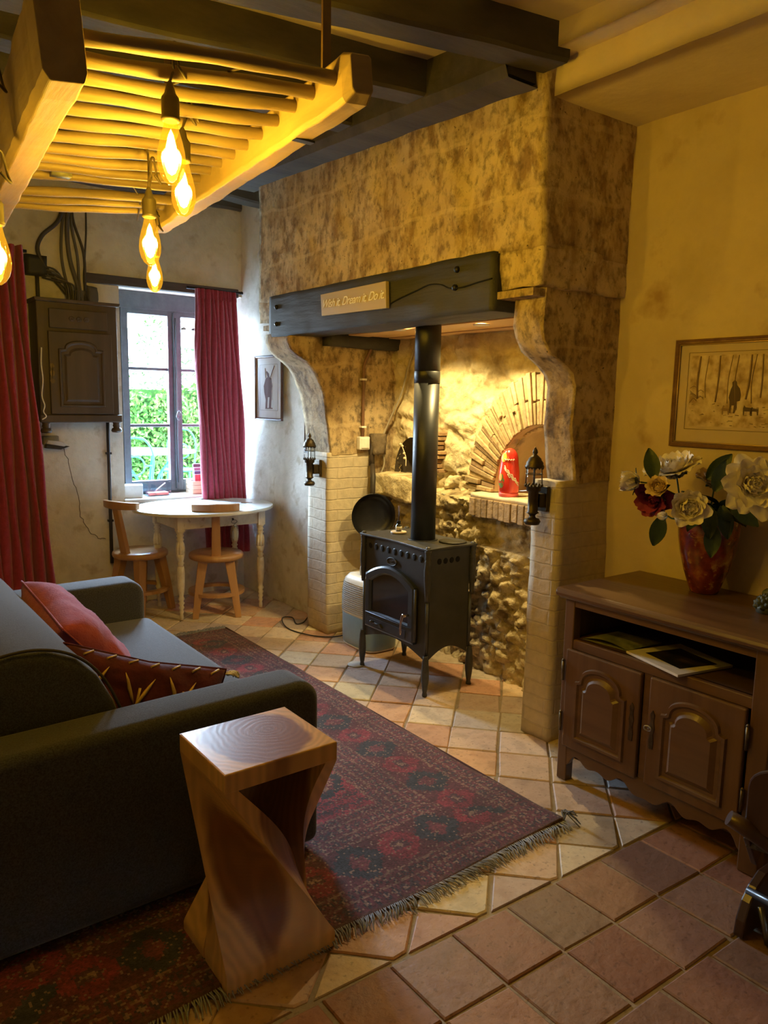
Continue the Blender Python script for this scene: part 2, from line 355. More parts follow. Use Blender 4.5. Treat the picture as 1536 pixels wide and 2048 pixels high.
# ceiling: boarded plaster between joists, plaster steps over the right wall
m = MB()
def ceil_fn(x0, x1, y0, y1, z):
    return lambda u, v: (x0+(x1-x0)*u, y0+(y1-y0)*v, z + CT(y0+(y1-y0)*v) + wob((x0+(x1-x0)*u, y0+(y1-y0)*v, 3), .01, 1.5))
m.grid(ceil_fn(-1.7, 2.34, -2.4, 5.9, 2.885), 60, 110)
m.grid(ceil_fn(2.3, 3.2, 2.0, 5.9, 2.885), 14, 60)
m.box((2.30,-2.4,2.885),(3.2,2.2,3.1))
struct(m.build('ceiling', M_ceil, recalc=False))
def step(x0, z0, z1, x1, nm, nn):
    mm = MB()
    mm.grid(lambda u, v: (x0 + wob((0, v*9, 1), .010, 1.6), -2.4 + v*4.52, z0 + (z1-z0)*u + wob((1, v*4.5, u), .006, 2)), 3, 60)
    mm.grid(lambda u, v: (x0 + (x1-x0)*u + (wob((0, v*9, 1), .010, 1.6) if u == 0 else 0), -2.4 + v*4.52, z0 + (wob((1, v*4.5, 0), .006, 2))), 6, 60)
    mm.box((x0+.03, 2.10, z0), (x1, 2.13, z1))
    return struct(mm.build(nm, M_ceil, recalc=False), nn)
step(2.34, 2.665, 2.79, 2.9, 'trim_2', 'lower plaster soffit along the right wall')
step(2.245, 2.785, 2.90, 2.4, 'trim_3', 'upper plaster ledge along the right wall')
mm = MB(); mm.prism([(1.2,2.165),(2.24,2.165),(2.24,2.20),(1.2,2.42)], 2.86, 2.885, 'z')
struct(mm.build('trim_4', M_boards), 'pale board beside the nearest joist')
# joists (each its own beam), fanning slightly
def joist(i, yc, slope, w=.14, x1=2.30, x0=-1.6, sag=.0):
    def P(u, ang):
        x = x0 + (x1-x0)*u; y = yc + slope*(x-2.1)
        wv = .012*fbm((x*1.3, i*5, 0), 3) - sag*(1-u)
        zb = 2.745 + CT(yc) + wv; zt = 2.92 + CT(yc)
        hw = w/2 + .006*fbm((x*2, i*3, 7), 3)
        k = [(-hw, zb+.012), (-hw+.012, zb), (hw-.012, zb), (hw, zb+.012), (hw, zt), (-hw, zt)]
        a = k[int(ang) % 6]; return (x, y + a[0], a[1])
    mm = MB(); n = 60
    vs = [P(j/n, k) for j in range(n+1) for k in range(6)]
    mm.add(vs, [(j*6+k, j*6+(k+1) % 6, (j+1)*6+(k+1) % 6, (j+1)*6+k) for j in range(n) for k in range(6)] + [tuple(range(6)), tuple(n*6+k for k in range(6))[::-1]])
    return struct(mm.build('trim_%d' % (5+i), M_beam), 'dark ceiling joist')
for i, (yc, sl) in enumerate([(2.09,-.24),(2.66,-.17),(3.20,-.07),(3.69,-.03),(4.14,0),(4.58,.04),(5.02,.09),(5.40,.10),(1.12,-.1),(.62,-.1),(.25,-.1),(-.4,-.05),(-1.1,0),(-1.8,0)]):
    joist(i, yc, sl, x1=(2.30 if i < 5 else 2.72) if i < 8 else 2.26)
# the trimmer beam over the chimney hood
mm = MB(); n = 40
for j in range(n):
    y0, y1 = 2.13 + j*2.42/n, 2.13 + (j+1)*2.42/n
    f = lambda y: [(2.13,2.72+CT(y)+.02), (2.145,2.70+CT(y)), (2.34,2.70+CT(y)), (2.34,2.9+CT(y)), (2.13,2.9+CT(y))]
    A, B = f(y0), f(y1)
    mm.add([(x+.006*fbm((y0*3, z*5, x), 3), y0, z) for x, z in A] + [(x+.006*fbm((y1*3, z*5, x), 3), y1, z) for x, z in B], [(k, (k+1) % 5, (k+1) % 5+5, k+5) for k in range(5)])
mm.box((2.15,2.14,2.72),(2.36,2.16,2.9))
struct(mm.build('trim_30', M_beam), 'dark trimmer beam above the chimney hood')
# lintel over the window
struct(MB().box((1.52,5.385,2.262),(2.64,5.45,2.325)).build('trim_31', M_lintel, bevel=.006), 'dark oak lintel over the window')

# window: dark casements with three panes a side
M_frame = mat('dark_window_paint', (.07,.085,.10), (.10,.12,.14), scale=14, rough=.45, bump=.15)
win = struct(thing('window_1', 'dark framed casement window above the white table', 'window', (2.23,5.70,.78)))
del win['category']
def fr(mm, x0, x1, z0, z1, t, d0, d1, tb=None):
    tb = tb or t
    mm.box((x0,d0,z0),(x0+t,d1,z1)); mm.box((x1-t,d0,z0),(x1,d1,z1)); mm.box((x0+t,d0,z0),(x1-t,d1,z0+tb)); mm.box((x0+t,d0,z1-t),(x1-t,d1,z1))
mm = MB(); fr(mm, 1.805, 2.68, .765, 2.275, .03, 5.69, 5.77); mm.box((1.8,5.66,2.15),(2.68,5.72,2.275)); mm.build('window_frame', M_frame, win, bevel=.004)
M_pane = thin_glass('window_pane', (.93,.97,1), .05)
for x0, x1 in ((1.83,2.235),(2.235,2.65)):
    mm = MB(); fr(mm, x0, x1, .785, 2.165, .052, 5.665, 5.71, .085)
    for z in (1.29, 1.715): mm.box((x0+.05,5.675,z-.011),(x1-.05,5.705,z+.011))
    cs = mm.build('casement', M_frame, win, bevel=.004)
    MB().add([(x0+.045,5.69,.86),(x1-.045,5.69,.86),(x1-.045,5.69,2.12),(x0+.045,5.69,2.12)], [(0,1,2,3)]).build('window_pane', M_pane, cs)
mm = MB(); mm.box((2.222,5.645,.80),(2.25,5.668,2.14)); mm.build('meeting_strip', M_frame, win, bevel=.004)
mm = MB(); mm.tube([(2.236,5.645,1.36),(2.236,5.615,1.36)], .007); mm.tube(curve_pts([(2.236,5.612,1.335),(2.22,5.607,1.36),(2.236,5.607,1.40),(2.252,5.61,1.365),(2.236,5.612,1.335)]), .006, 8); mm.tube([(2.236,5.64,.85),(2.236,5.64,2.1)], .005, 8)
mm.build('window_handle', mat('window_iron', (.12,.13,.14), rough=.35, metal=.8), win)
# ------------------------------------------------------------------ the stone fireplace
FP = thing('stone_fireplace', 'huge old limestone fireplace with a dark oak mantel beam around the black stove', 'fireplace', (2.6,3.1,0))
def rough_box(mm, lo, hi, res=.035, amp=.01, s=4, skip=()):
    lo, hi = Vector(lo), Vector(hi); d = hi - lo
    cc = (lo+hi)/2
    def disp(p):
        q = Vector(p); n = Vector((fbm(q*s,5), fbm(q*s+Vector((9,3,1)),5), fbm(q*s+Vector((2,8,5)),5))) * amp
        return q + n
    faces = {'-x':(0,lo.x,1,2),'+x':(0,hi.x,1,2),'-y':(1,lo.y,0,2),'+y':(1,hi.y,0,2),'-z':(2,lo.z,0,1),'+z':(2,hi.z,0,1)}
    for k,(a,val,b1,b2) in faces.items():
        if k in skip: continue
        nu = max(1, int(d[b1]/res)); nv = max(1, int(d[b2]/res))
        def fn(u,v):
            p=[0,0,0]; p[a]=val; p[b1]=lo[b1]+d[b1]*u; p[b2]=lo[b2]+d[b2]*v; return disp(p)
        mm.grid(fn,nu,nv)
# hood: bottom edge ragged, a lump of plaster beside the beam end
mm = MB()
rough_box(mm, (2.30,2.07,2.11), (2.90,4.40,2.95), .03, .011, 4)
o = mm.build('chimney_hood', M_stone, FP)
mm = MB()
rough_box(mm, (2.31,2.072,1.965), (2.90,2.285,2.13), .02, .012, 6)
mm.build('hood_springer', stone_mat('pale_springer', (.72,.62,.44), (.60,.48,.30), (.40,.30,.17), (.10,.07,.045), joint=False), FP)
mm = MB(); rough_box(mm, (2.31,4.20,1.98), (2.72,4.42,2.13), .02, .015, 6); mm.build('hood_springer', M_stone, FP)
# corbels
cR = [(2.90,1.975),(2.37,1.975),(2.365,1.82),(2.378,1.765),(2.416,1.715),(2.47,1.69),(2.52,1.665),(2.565,1.635),(2.588,1.577),(2.58,1.413),(2.60,1.29),(2.62,1.166),(2.90,1.166)]
cL = [(3.10,1.90),(2.28,1.90),(2.275,1.85),(2.297,1.80),(2.34,1.765),(2.40,1.73),(2.462,1.671),(2.528,1.537),(2.555,1.352),(2.575,1.166),(3.10,1.166)]
def corbel(poly, y0, y1, nm):
    P = [Vector((a,0,b)) for a,b in poly]; ring = []
    for i in range(len(P)):
        a, b = P[i], P[(i+1) % len(P)]; n = max(1, int((b-a).length/.03))
        for k in range(n): ring.append(a.lerp(b, k/n))
    mm = MB(); N = len(ring); ny = 8
    c = Vector((sum(p.x for p in ring)/N, 0, sum(p.z for p in ring)/N))
    def d(p): q = Vector(p); return q + Vector((fbm(q*5,4), fbm(q*5+Vector((4,4,4)),4)*.6, fbm(q*6+Vector((1,7,2)),4)))*.010
    vs = [d((p.x, y0+(y1-y0)*j/ny, p.z)) for j in range(ny+1) for p in ring]
    mm.add(vs, [(j*N+k, j*N+(k+1)%N, (j+1)*N+(k+1)%N, (j+1)*N+k) for j in range(ny) for k in range(N)], True)
    for j in (0, ny): mm.add([vs[j*N+k] for k in range(N)], [tuple(range(N))])
    return mm.build(nm, M_stone2, FP)
corbel(cR, 2.095, 2.255, 'corbel'); corbel(cL, 3.975, 4.27, 'corbel')
# brick piers under the corbels
mm = MB(); rough_box(mm, (2.525,2.095,0), (2.90,2.25,1.175), .03, .007, 3)
mm.build('brick_pier', M_pbrick, FP)
mm = MB(); rough_box(mm, (2.56,3.98,0), (3.0,4.23,1.175), .03, .007, 3)
mm.build('brick_pier', M_pbrick, FP)
# mantel beam
M_mantel = mat('black_mantel_oak', (.030,.031,.028), (.060,.060,.052), scale=6, rough=.72, bump=.7, bscale=24, stretch=(1,.12,1), pos=(.3,.5,.7), bdist=.012)
mm = MB(); rough_box(mm, (2.275,2.295,1.882), (2.50,4.225,2.125), .025, .006, 3)
beam = mm.build('mantel_beam', M_mantel, FP)
M_iron = mat('black_iron', (.02,.02,.022), (.035,.035,.038), rough=.4, metal=.7, bump=.1)
for y, z in ((2.52,2.075),(2.53,2.0),(4.13,2.055),(4.13,1.955)):
    MB().lathe([(.0,-.004),(.014,-.004),(.014,.004),(.009,.010),(0,.012)], (2.272,y,z), 12, (-1,0,0)).build('bolt', M_iron, beam)
# crack in the mantel: a shallow wandering groove modelled as a dark split
mm = MB(); pts = [(2.2685, y, z) for y, z in ((3.02,1.965),(2.92,1.99),(2.80,2.012),(2.70,2.03),(2.62,2.022),(2.56,2.0),(2.48,1.996),(2.38,2.006),(2.30,2.012))]
mm.tube(curve_pts(pts, 5), .003, 6); mm.build('split', mat('dark_split', (.006,.006,.005), rough=1), beam)
# pine boards and dark inner beam inside the throat
M_pine = wood('pine_boards', (.62,.40,.18), (.72,.50,.26), 'y', .6, ring=10)
for k, (x0, x1) in enumerate(((2.50,2.64),(2.645,2.80),(2.805,2.95),(2.955,3.12))):
    MB().box((x0,2.2,1.905-.006*(k % 2)),(x1,4.0,1.925)).build('pine_board', M_pine, FP, bevel=.003)
mm = MB(); rough_box(mm, (2.50,3.90,1.83), (3.10,3.975,1.905), .03, .005, 4); mm.build('inner_beam', M_mantel, FP)
# back wall: limewashed rubble above, bare rubble below, niche and small oven hole
AC, AZ = 2.625, 1.015
def in_arch(y, z, k=0):
    if z < AZ: return False
    return ((y-AC)/(.335-k))**2 + ((z-AZ)/(.385-k))**2 < 1
def in_hole(y, z, k=0):
    return 1.045+k < z and ((y-3.73)/(.175-k))**2 + ((z-1.05)/(.235-k))**2 < 1
def back(y, z, low):
    r = 0
    p = Vector((y*(10.5 if low else 4.2), z*(15 if low else 5.2), 1.3)) + .6*Vector((fbm((y*3,z*3,0),3), fbm((y*3,z*3,5),3), 0))
    vd = noise.voronoi(p)[0]; e = min(1, (vd[1]-vd[0])*2.2)
    if low: r = -.034*e + .02 + .030*fbm((y*9, z*9, 4), 6) + .014*fbm((y*30, z*30, 2), 4)
    else: r = -.030*e + .015 + .022*fbm((y*6, z*6, 4), 6) + .008*fbm((y*24, z*24, 2), 4)
    return r
mm = MB(); Y0, Y1 = 2.22, 4.02
def fU(u, v):
    y, z = Y0+(Y1-Y0)*u, .93+(1.98-.93)*v
    edge = 1
    return (3.05 + back(y, z, z < 1.1 and y > 3.1), y, z)
mm.grid(fU, 180, 105, keep=lambda u, v: not in_arch(Y0+(Y1-Y0)*u, .93+1.05*v, .01) and not in_hole(Y0+(Y1-Y0)*u, .93+1.05*v))
mm.build('fireback', M_rubble, FP, recalc=False)
mm = MB()
def fL(u, v):
    y, z = Y0+(Y1-Y0)*u, v*.99-.03
    x = 2.915 + .05*smooth01(2.9, 3.3, y) - .02*smooth01(2.5, 2.3, y)
    x += back(y, z, True)*(.35 if (z > .7 and y < 2.98) else 1) + (.045 if (z > .72 and z < .88 and y < 3.0) else 0)
    if v >= 1: x = x
    return (x, y, z)
mm.grid(fL, 200, 120)
def fT(u, v):
    y = Y0+(Y1-Y0)*u; a = fL(u, 1)[0]
    return (a + (3.08-a)*v, y, .96 + .035*v + .006*fbm((y*12, v*2, 3), 4))
mm.grid(fT, 130, 6)
mm.build('fireback_footing', M_rubble_low, FP, recalc=False)
# inner faces of the firebox
mm = MB(); mm.grid(lambda u, v: (2.86+.25*u, 2.24 + wob((u, 0, v*3), .01), 1.98*v), 6, 30); mm.build('jamb', M_rubble, FP, recalc=False)
mm = MB(); mm.grid(lambda u, v: (2.90+.2*u, 3.972 + wob((u*2, 1, v*3), .012), 1.98*v), 6, 40); mm.build('jamb', M_stone2, FP, recalc=False)
# niche lining
mm = MB(); n = 40
def arcp(k, r): t = PI*k/n; return (AC + (.335+r)*math.cos(t), AZ + (.385+r)*math.sin(t))
for k in range(n):
    a, b = arcp(k, 0), arcp(k+1, 0)
    mm.add([(3.0,a[0],a[1]),(3.0,b[0],b[1]),(3.45,AC+(b[0]-AC)*.85,b[1]),(3.45,AC+(a[0]-AC)*.85,a[1])], [(0,1,2,3)], True)
mm.add([(3.45, AC+(arcp(k,0)[0]-AC)*.85, arcp(k,0)[1]) for k in range(n+1)], [tuple(range(n+1))])
mm.build('niche_lining', mat('niche_plaster', (.50,.38,.22), (.60,.47,.29), scale=7, rough=.85, bump=.3, bscale=20, spots=(.30,.24,.18), spotscale=6), FP, recalc=False)
# brick arch of thin tiles on edge
M_tile = mat('thin_brick', (.34,.25,.15), (.50,.38,.24), scale=16, rough=.85, bump=.7, bscale=50, tint=True, spots=(.24,.17,.10), spotscale=22)
mm = MB(); rnd = random.Random(5)
N = 56
def ap(t, r):   # centre line of the arch: oval growing outward, taller at crown
    return (AC + (.335+r*.78)*math.cos(t), AZ + (.385+r)*math.sin(t))
for k in range(N):
    t0, t1 = PI*1.0*(k+.06)/N, PI*1.0*(k+.94)/N
    segs = [(.0,.27)] if rnd.random() < .45 else [(.0,.13+rnd.uniform(-.02,.02)),(.14,.27)]
    if len(segs) == 2: segs[1] = (segs[0][1]+.006, .27)
    for r0, r1 in segs:
        r1 += rnd.uniform(-.012,.012); g = rnd.uniform(.72,1.15); mm.cur = (g, g*rnd.uniform(.93,1.02), g*rnd.uniform(.85,1))
        f0 = 2.985 + rnd.uniform(-.014,.010); jt = rnd.uniform(-.008,.008)
        P = [ap(t0+jt, r0), ap(t1+jt, r0), ap(t1+jt*.5, r1), ap(t0+jt*.5, r1)]
        A = [(f0, y, z) for y, z in P]; B = [(3.12 if r0 > .05 else 3.2, y, z) for y, z in P]
        mm.add(A+B, [(0,1,2,3),(7,6,5,4),(0,4,5,1),(1,5,6,2),(2,6,7,3),(3,7,4,0)])
mm.build('brick_arch', M_tile, FP, bevel=.003)
mm = MB(); ri = [ap(PI*k/60, .002) for k in range(61)]; ro = [ap(PI*k/60, .262+.01*math.sin(k*1.7)) for k in range(61)]
for k in range(60): mm.add([(2.999,)+ri[k],(2.999,)+ri[k+1],(2.999,)+ro[k+1],(2.999,)+ro[k],(3.06,)+ri[k],(3.06,)+ri[k+1],(3.06,)+ro[k+1],(3.06,)+ro[k]], [(0,1,2,3),(2,3,7,6),(0,1,5,4)])
mm.build('arch_mortar', mat('sooty_mortar', (.14,.10,.06), (.22,.16,.10), scale=20, rough=.95, bump=.5), FP, recalc=False)
mm = MB()
for k in range(17):
    y0 = 2.26+k*.0455; g = rnd.uniform(.7,1.1); mm.cur = (g, g*.95, g*.9)
    mm.box((2.875+rnd.uniform(-.006,.006), y0, .885+rnd.uniform(-.005,.005)), (2.99, y0+.040, .985))
mm.build('brick_ledge', M_tile, FP, bevel=.003)
mm = MB(); rough_box(mm, (2.885,2.24,.985), (3.46,3.03,1.012), .03, .004, 6); mm.build('niche_shelf', mat('shelf_lime', (.62,.52,.34), (.74,.64,.45), scale=8, rough=.8, bump=.3), FP)
# small oven hole with lining and a big sill stone
mm = MB(); n = 24
hp = lambda k, s_=1: (3.73 + .18*s_*math.cos(PI*k/n), 1.04 + .24*s_*math.sin(PI*k/n))
for k in range(n):
    a, b = hp(k), hp(k+1)
    mm.add([(3.03,a[0],a[1]),(3.03,b[0],b[1]),(3.45,b[0],b[1]),(3.45,a[0],a[1])], [(0,1,2,3)], True)
mm.add([(3.45,)+hp(k) for k in range(n+1)], [tuple(range(n+1))]); mm.add([(3.0,3.54,1.045),(3.0,3.92,1.045),(3.45,3.92,1.045),(3.45,3.54,1.045)], [(0,1,2,3)])
mm.build('oven_hole', mat('dark_stone', (.05,.038,.025), (.10,.075,.05), scale=9, rough=.95, bump=.5), FP, recalc=False)  # lining much darker than the wall around the hole
mm = MB(); rough_box(mm, (2.86,3.50,.90), (3.08,3.95,1.045), .02, .022, 5); mm.build('sill_stone', M_rubble, FP)
mm = MB()
for k in range(9):
    t = .1+k*.09; g = rnd.uniform(.6,1)
    mm.cur = (g, g*.85, g*.7); y = 3.60-.235*math.cos(t*1.6)*.9; z = 1.06+.03*k
    mm.box((2.99+rnd.uniform(-.01,.01), 3.44+rnd.uniform(-.02,.02), 1.08+k*.028), (3.08, 3.535+rnd.uniform(-.02,.02), 1.102+k*.028))
mm.build('broken_bricks', M_tile, FP, bevel=.004)
mm = MB(); mm.box((2.3,2.1,1.93),(3.2,4.35,1.96)); mm.box((3.13,2.1,0),(3.2,2.28,2.0)); mm.box((3.47,2.1,0),(3.5,4.2,2.9)); mm.box((2.9,2.08,0),(3.5,2.2,2.9)); mm.box((3.0,4.0,0),(3.5,4.2,2.9))
mm.build('core', M_stone2, FP)
# spotlights recessed in the boards
M_white = flat('white_enamel', (.8,.8,.78), .3)
M_led = emit('spot_led', (1,.80,.38), 60)
for k, (x, y) in enumerate(((2.60,3.34),(2.72,2.82))):
    s = thing('spotlight', ['small round spotlight lit under the mantel boards, left of the flue pipe','small round spotlight hidden behind the black flue pipe'][k], 'spotlight', (x,y,1.903))
    MB().lathe([(.030,-.006),(.040,-.006),(.042,-.002),(.042,0),(.030,0)], (x,y,1.897), 24).build('rim', M_white, s)
    MB().lathe([(0,-.004),(.022,-.004),(.026,0),(.026,.002)], (x,y,1.896), 24).build('lamp_lens', M_led, s)
    l = bpy.data.lights.new('spotlight_light', 'SPOT'); l.energy = SPOT[k]; l.color = (1,.74,.30); l.spot_size = math.radians(125); l.spot_blend = .5; l.shadow_soft_size = .02
    ob = bpy.data.objects.new('spotlight_light', l); COL.objects.link(ob); ob.location = (x, y, 1.875); ob.rotation_euler = (0, math.radians(-14 if k == 0 else 0), 0)
# sign on the mantel
sg = thing('wooden_sign', 'pale wooden sign with slanted white writing on the mantel beam', 'sign', (2.262,3.29,2.02))
P = [(3.588,2.072),(2.998,2.078),(2.991,1.950),(3.575,1.958)]
mm = MB(); mm.prism(P, 2.245, 2.266, 'x'); mm.build('board', wood('sign_wood', (.44,.36,.19), (.52,.43,.24), 'y', .6), sg, bevel=.002)
cu = bpy.data.curves.new('lettering', 'FONT'); cu.body = 'Wish it, Dream it, Do it.'; cu.size = .062; cu.shear = .45; cu.extrude = .0006; cu.align_x = 'CENTER'; cu.align_y = 'CENTER'; cu.space_character = .93
cu.materials.append(flat('sign_paint', (.92,.88,.74), .5)); ft = bpy.data.objects.new('lettering_curve', cu); COL.objects.link(ft)
bpy.context.view_layer.update(); me = bpy.data.meshes.new_from_object(ft.evaluated_get(bpy.context.evaluated_depsgraph_get())); bpy.data.objects.remove(ft)
me.transform(Matrix(((0,0,-1,-.0185),(-1,0,0,0),(0,1,0,-.004),(0,0,0,1))))
tx = bpy.data.objects.new('lettering', me); COL.objects.link(tx); tx.parent = sg
# switch box with conduit on the inner left face
sw = thing('socket_box', 'white square socket box with a brown conduit on the inner left fireplace wall', 'socket', (2.80,3.96,1.235))
mm = MB(); mm.box((2.765,3.935,1.195),(2.845,3.975,1.278)); bx_ = mm.build('box', M_white, sw, bevel=.006)
MB().box((2.775,3.929,1.205),(2.835,3.937,1.266)).build('cover', M_white, sw, bevel=.003)
mm = MB(); mm.tube(curve_pts([(2.80,3.955,1.275),(2.80,3.955,1.66),(2.805,3.953,1.74),(2.845,3.94,1.84),(2.85,3.94,1.93)], 6), .0105, 10)
mm.build('conduit', flat('brown_conduit', (.16,.08,.045), .45), sw)
for z in (1.34, 1.64):
    MB().box((2.782,3.940,z-.006),(2.818,3.972,z+.006)).build('clip', M_white, sw, bevel=.002)
# thin cable sagging along the corner and white string
mm = MB(); mm.tube(curve_pts([(3.03,3.70,1.90),(3.02,3.78,1.72),(3.0,3.82,1.55),(2.97,3.90,1.38),(2.93,3.92,1.25),(2.95,3.92,1.10),(2.90,3.93,.98),(2.88,3.94,.85)], 8), .006, 8)
tag(mm.build('old_cable', flat('grey_cable', (.30,.27,.21), .6)), 'thin grey cable running down the corner beside the oven hole', 'cable')
mm = MB(); mm.tube(curve_pts([(3.0,3.80,1.24),(2.98,3.77,1.22),(2.985,3.74,1.16),(2.98,3.73,1.10)], 6), .003, 6)
for z, y in ((1.235,3.79),(1.225,3.77),(1.18,3.75),(1.15,3.745)): mm.lathe([(0,-.009),(.009,-.003),(.009,.003),(0,.009)], (2.98,y,z), 8)
tag(mm.build('string_of_beads', flat('white_string', (.75,.68,.5), .6)), 'short white beaded string hanging in the small oven hole', 'string')
# long-handled iron pan
pn = thing('iron_pan', 'black long-handled round iron pan hanging beside the stove', 'pan', (2.84,3.93,.78))
mm = MB(); mm.lathe([(0,.0),(.10,.004),(.128,.022),(.140,.05),(.144,.05),(.131,.018),(.10,-.001),(0,-.006)], (2.80,3.845,.785), 40, (-.35,-.94,0)); mm.build('bowl', M_iron, pn)
mm = MB(); mm.tube([(2.805,3.845,.905),(2.84,3.89,1.02),(2.862,3.93,1.10)], [.016,.018,.015], 10); mm.tube([(2.862,3.938,1.09),(2.872,3.945,1.25)], [.020,.014], 10); mm.build('handle', mat('dark_handle', (.03,.025,.02), (.07,.05,.035), rough=.6), pn)
mm = MB(); rough_box(mm, (2.86,3.90,1.16), (2.94,3.96,1.30), .02, .012, 9); tag(mm.build('bark_block', mat('bark', (.12,.09,.06), (.22,.17,.11), scale=20, rough=.9, bump=.8)), 'rough dark wooden block above the iron pan handle', 'block')
# painted nesting doll
dl = thing('nesting_doll', 'red painted wooden nesting doll standing in the brick niche', 'doll', (2.945,2.80,1.013))
cx, cy = 2.945, 2.80
red = mat('doll_red', (.70,.035,.025), (.82,.07,.04), scale=7, rough=.25, coat=.6)
pr = [(.047,.0),(.052,.004),(.052,.018),(.050,.020),(.054,.03),(.056,.08),(.055,.13),(.050,.165),(.0475,.185),(.046,.205),(.040,.228),(.028,.246),(.012,.256),(0,.258)]
mm = MB(); mm.lathe(pr, (cx,cy,1.013), 40); mm.build('body', red, dl)
MB().lathe([(.0485,0),(.0535,.004),(.0535,.016),(.0515,.019)], (cx,cy,1.0135), 40).build('base_ring', flat('doll_pink', (.80,.14,.16), .35), dl)
def patch(name, mt_, a0, a1, z0, z1, pts=18, lift=.0012, shape=None):
    mm = MB()
    def rad(z):
        for (r0,h0),(r1,h1) in zip(pr, pr[1:]):
            if h0 <= z <= h1: return r0+(r1-r0)*(z-h0)/max(1e-6,h1-h0)
        return .01
    def fn(u, v):
        a = a0+(a1-a0)*u; z = z0+(z1-z0)*v; r = rad(z)+lift; return (cx+r*math.cos(a), cy+r*math.sin(a), 1.013+z)
    mm.grid(fn, pts, pts, keep=shape); return mm.build(name, mt_, dl, recalc=False)
A0 = math.atan2(-cy, -cx)   # faces the room
ell = lambda u, v: (u-.5)**2+(v-.5)**2 < .25
patch('scarf_flower', flat('doll_yellow', (.85,.62,.10), .35), A0-1.15, A0-.35, .185, .235, 24, .0013, ell)
patch('apron_flower', flat('doll_leaf', (.10,.22,.06), .4), A0-1.25, A0-.45, .045, .125, 24, .0013, lambda u, v: ell(u, v) and fbm((u*6, v*6, 1), 4) > -.12)
patch('apron_rose', flat('doll_rose', (.85,.45,.12), .4), A0-1.1, A0-.7, .085, .125, 20, .0022, ell)
mm = MB()
def rp(a, z, l=.002):
    for (r0,h0),(r1,h1) in zip(pr, pr[1:]):
        if h0 <= z <= h1: r = r0+(r1-r0)*(z-h0)/max(1e-6,h1-h0)+l; break
    return (cx+r*math.cos(a), cy+r*math.sin(a), 1.013+z)
for q in range(3):
    mm.tube([rp(A0-.5+q*.0+t*.11*1, .152-.0065*t+.006*math.sin(t*1.9+q)+q*.010-.02*(q == 2)) for t in range(15)], .0021, 6)
mm.tube([rp(A0-.6+t*.09, .198+.004*math.sin(t*2.2)) for t in range(14)], .0024, 6); mm.tube([rp(A0-.15+t*.09, .118-.004*t+.006*math.cos(t*1.7)) for t in range(11)], .0022, 6)
mm.build('painted_lace', flat('doll_white', (.86,.78,.66), .4), dl)
# lanterns
M_bronze = mat('old_bronze', (.045,.035,.022), (.09,.07,.04), scale=18, rough=.45, metal=.75, bump=.2)
M_lglass = thin_glass('lantern_glass', (.93,.95,.95), .10)
def lantern(loc, lab):
    t = thing('wall_lantern', lab, 'lantern', (0,0,0), 'brass carriage lanterns either side of the fireplace'); OFF[t.name] = Vector((0,0,0))
    mm = MB(); mm.lathe([(.0,-.165),(.030,-.163),(.036,-.150),(.030,-.138),(.016,-.134),(.012,-.125),(.018,-.118),(.028,-.112),(.022,-.108),(.022,-.02),(.030,-.018),(.032,.0),(.034,.004)], n=20); mm.build('candle_tube', M_bronze, t)
    mm = MB(); mm.lathe([(.036,.0),(.036,.02),(.034,.075),(.030,.085)], n=8); mm.build('lantern_glass', M_lglass, t)
    mm = MB()
    for k in range(4): a = PI/4+k*PI/2; mm.tube([(.035*math.cos(a),.035*math.sin(a),0),(.031*math.cos(a),.031*math.sin(a),.088)], .0025, 6)
    for k in range(14):
        a = 2*PI*k/14; mm.lathe([(.003,0),(.005,.008),(0,.016)], (.036*math.cos(a),.036*math.sin(a),.0), 6); mm.lathe([(0,-.012),(.005,-.004),(.003,0)], (.036*math.cos(a),.036*math.sin(a),.086), 6)
    mm.tube([(.036*math.cos(2*PI*k/24),.036*math.sin(2*PI*k/24),.055) for k in range(25)], .002, 6); mm.build('cage', M_bronze, t)
    mm = MB(); mm.lathe([(.040,.082),(.042,.088),(.036,.098),(.037,.104),(.028,.116),(.027,.122),(.014,.134),(.007,.139),(.012,.147),(.009,.158),(.004,.166),(0,.172)], n=20); mm.build('crown', M_bronze, t)
    mm = MB(); mm.box((.02,-.022,-.09),(.065,.022,-.03)); mm.box((.055,-.03,-.11),(.075,.03,.0)); mm.build('bracket', M_bronze, t, bevel=.004)
    t.location = loc; return t
lantern((2.445,2.178,1.152), 'bronze carriage lantern on the right brick pier near the nesting doll')
lantern((2.482,4.085,1.13), 'bronze carriage lantern on the left brick pier in front of the small dark frame')
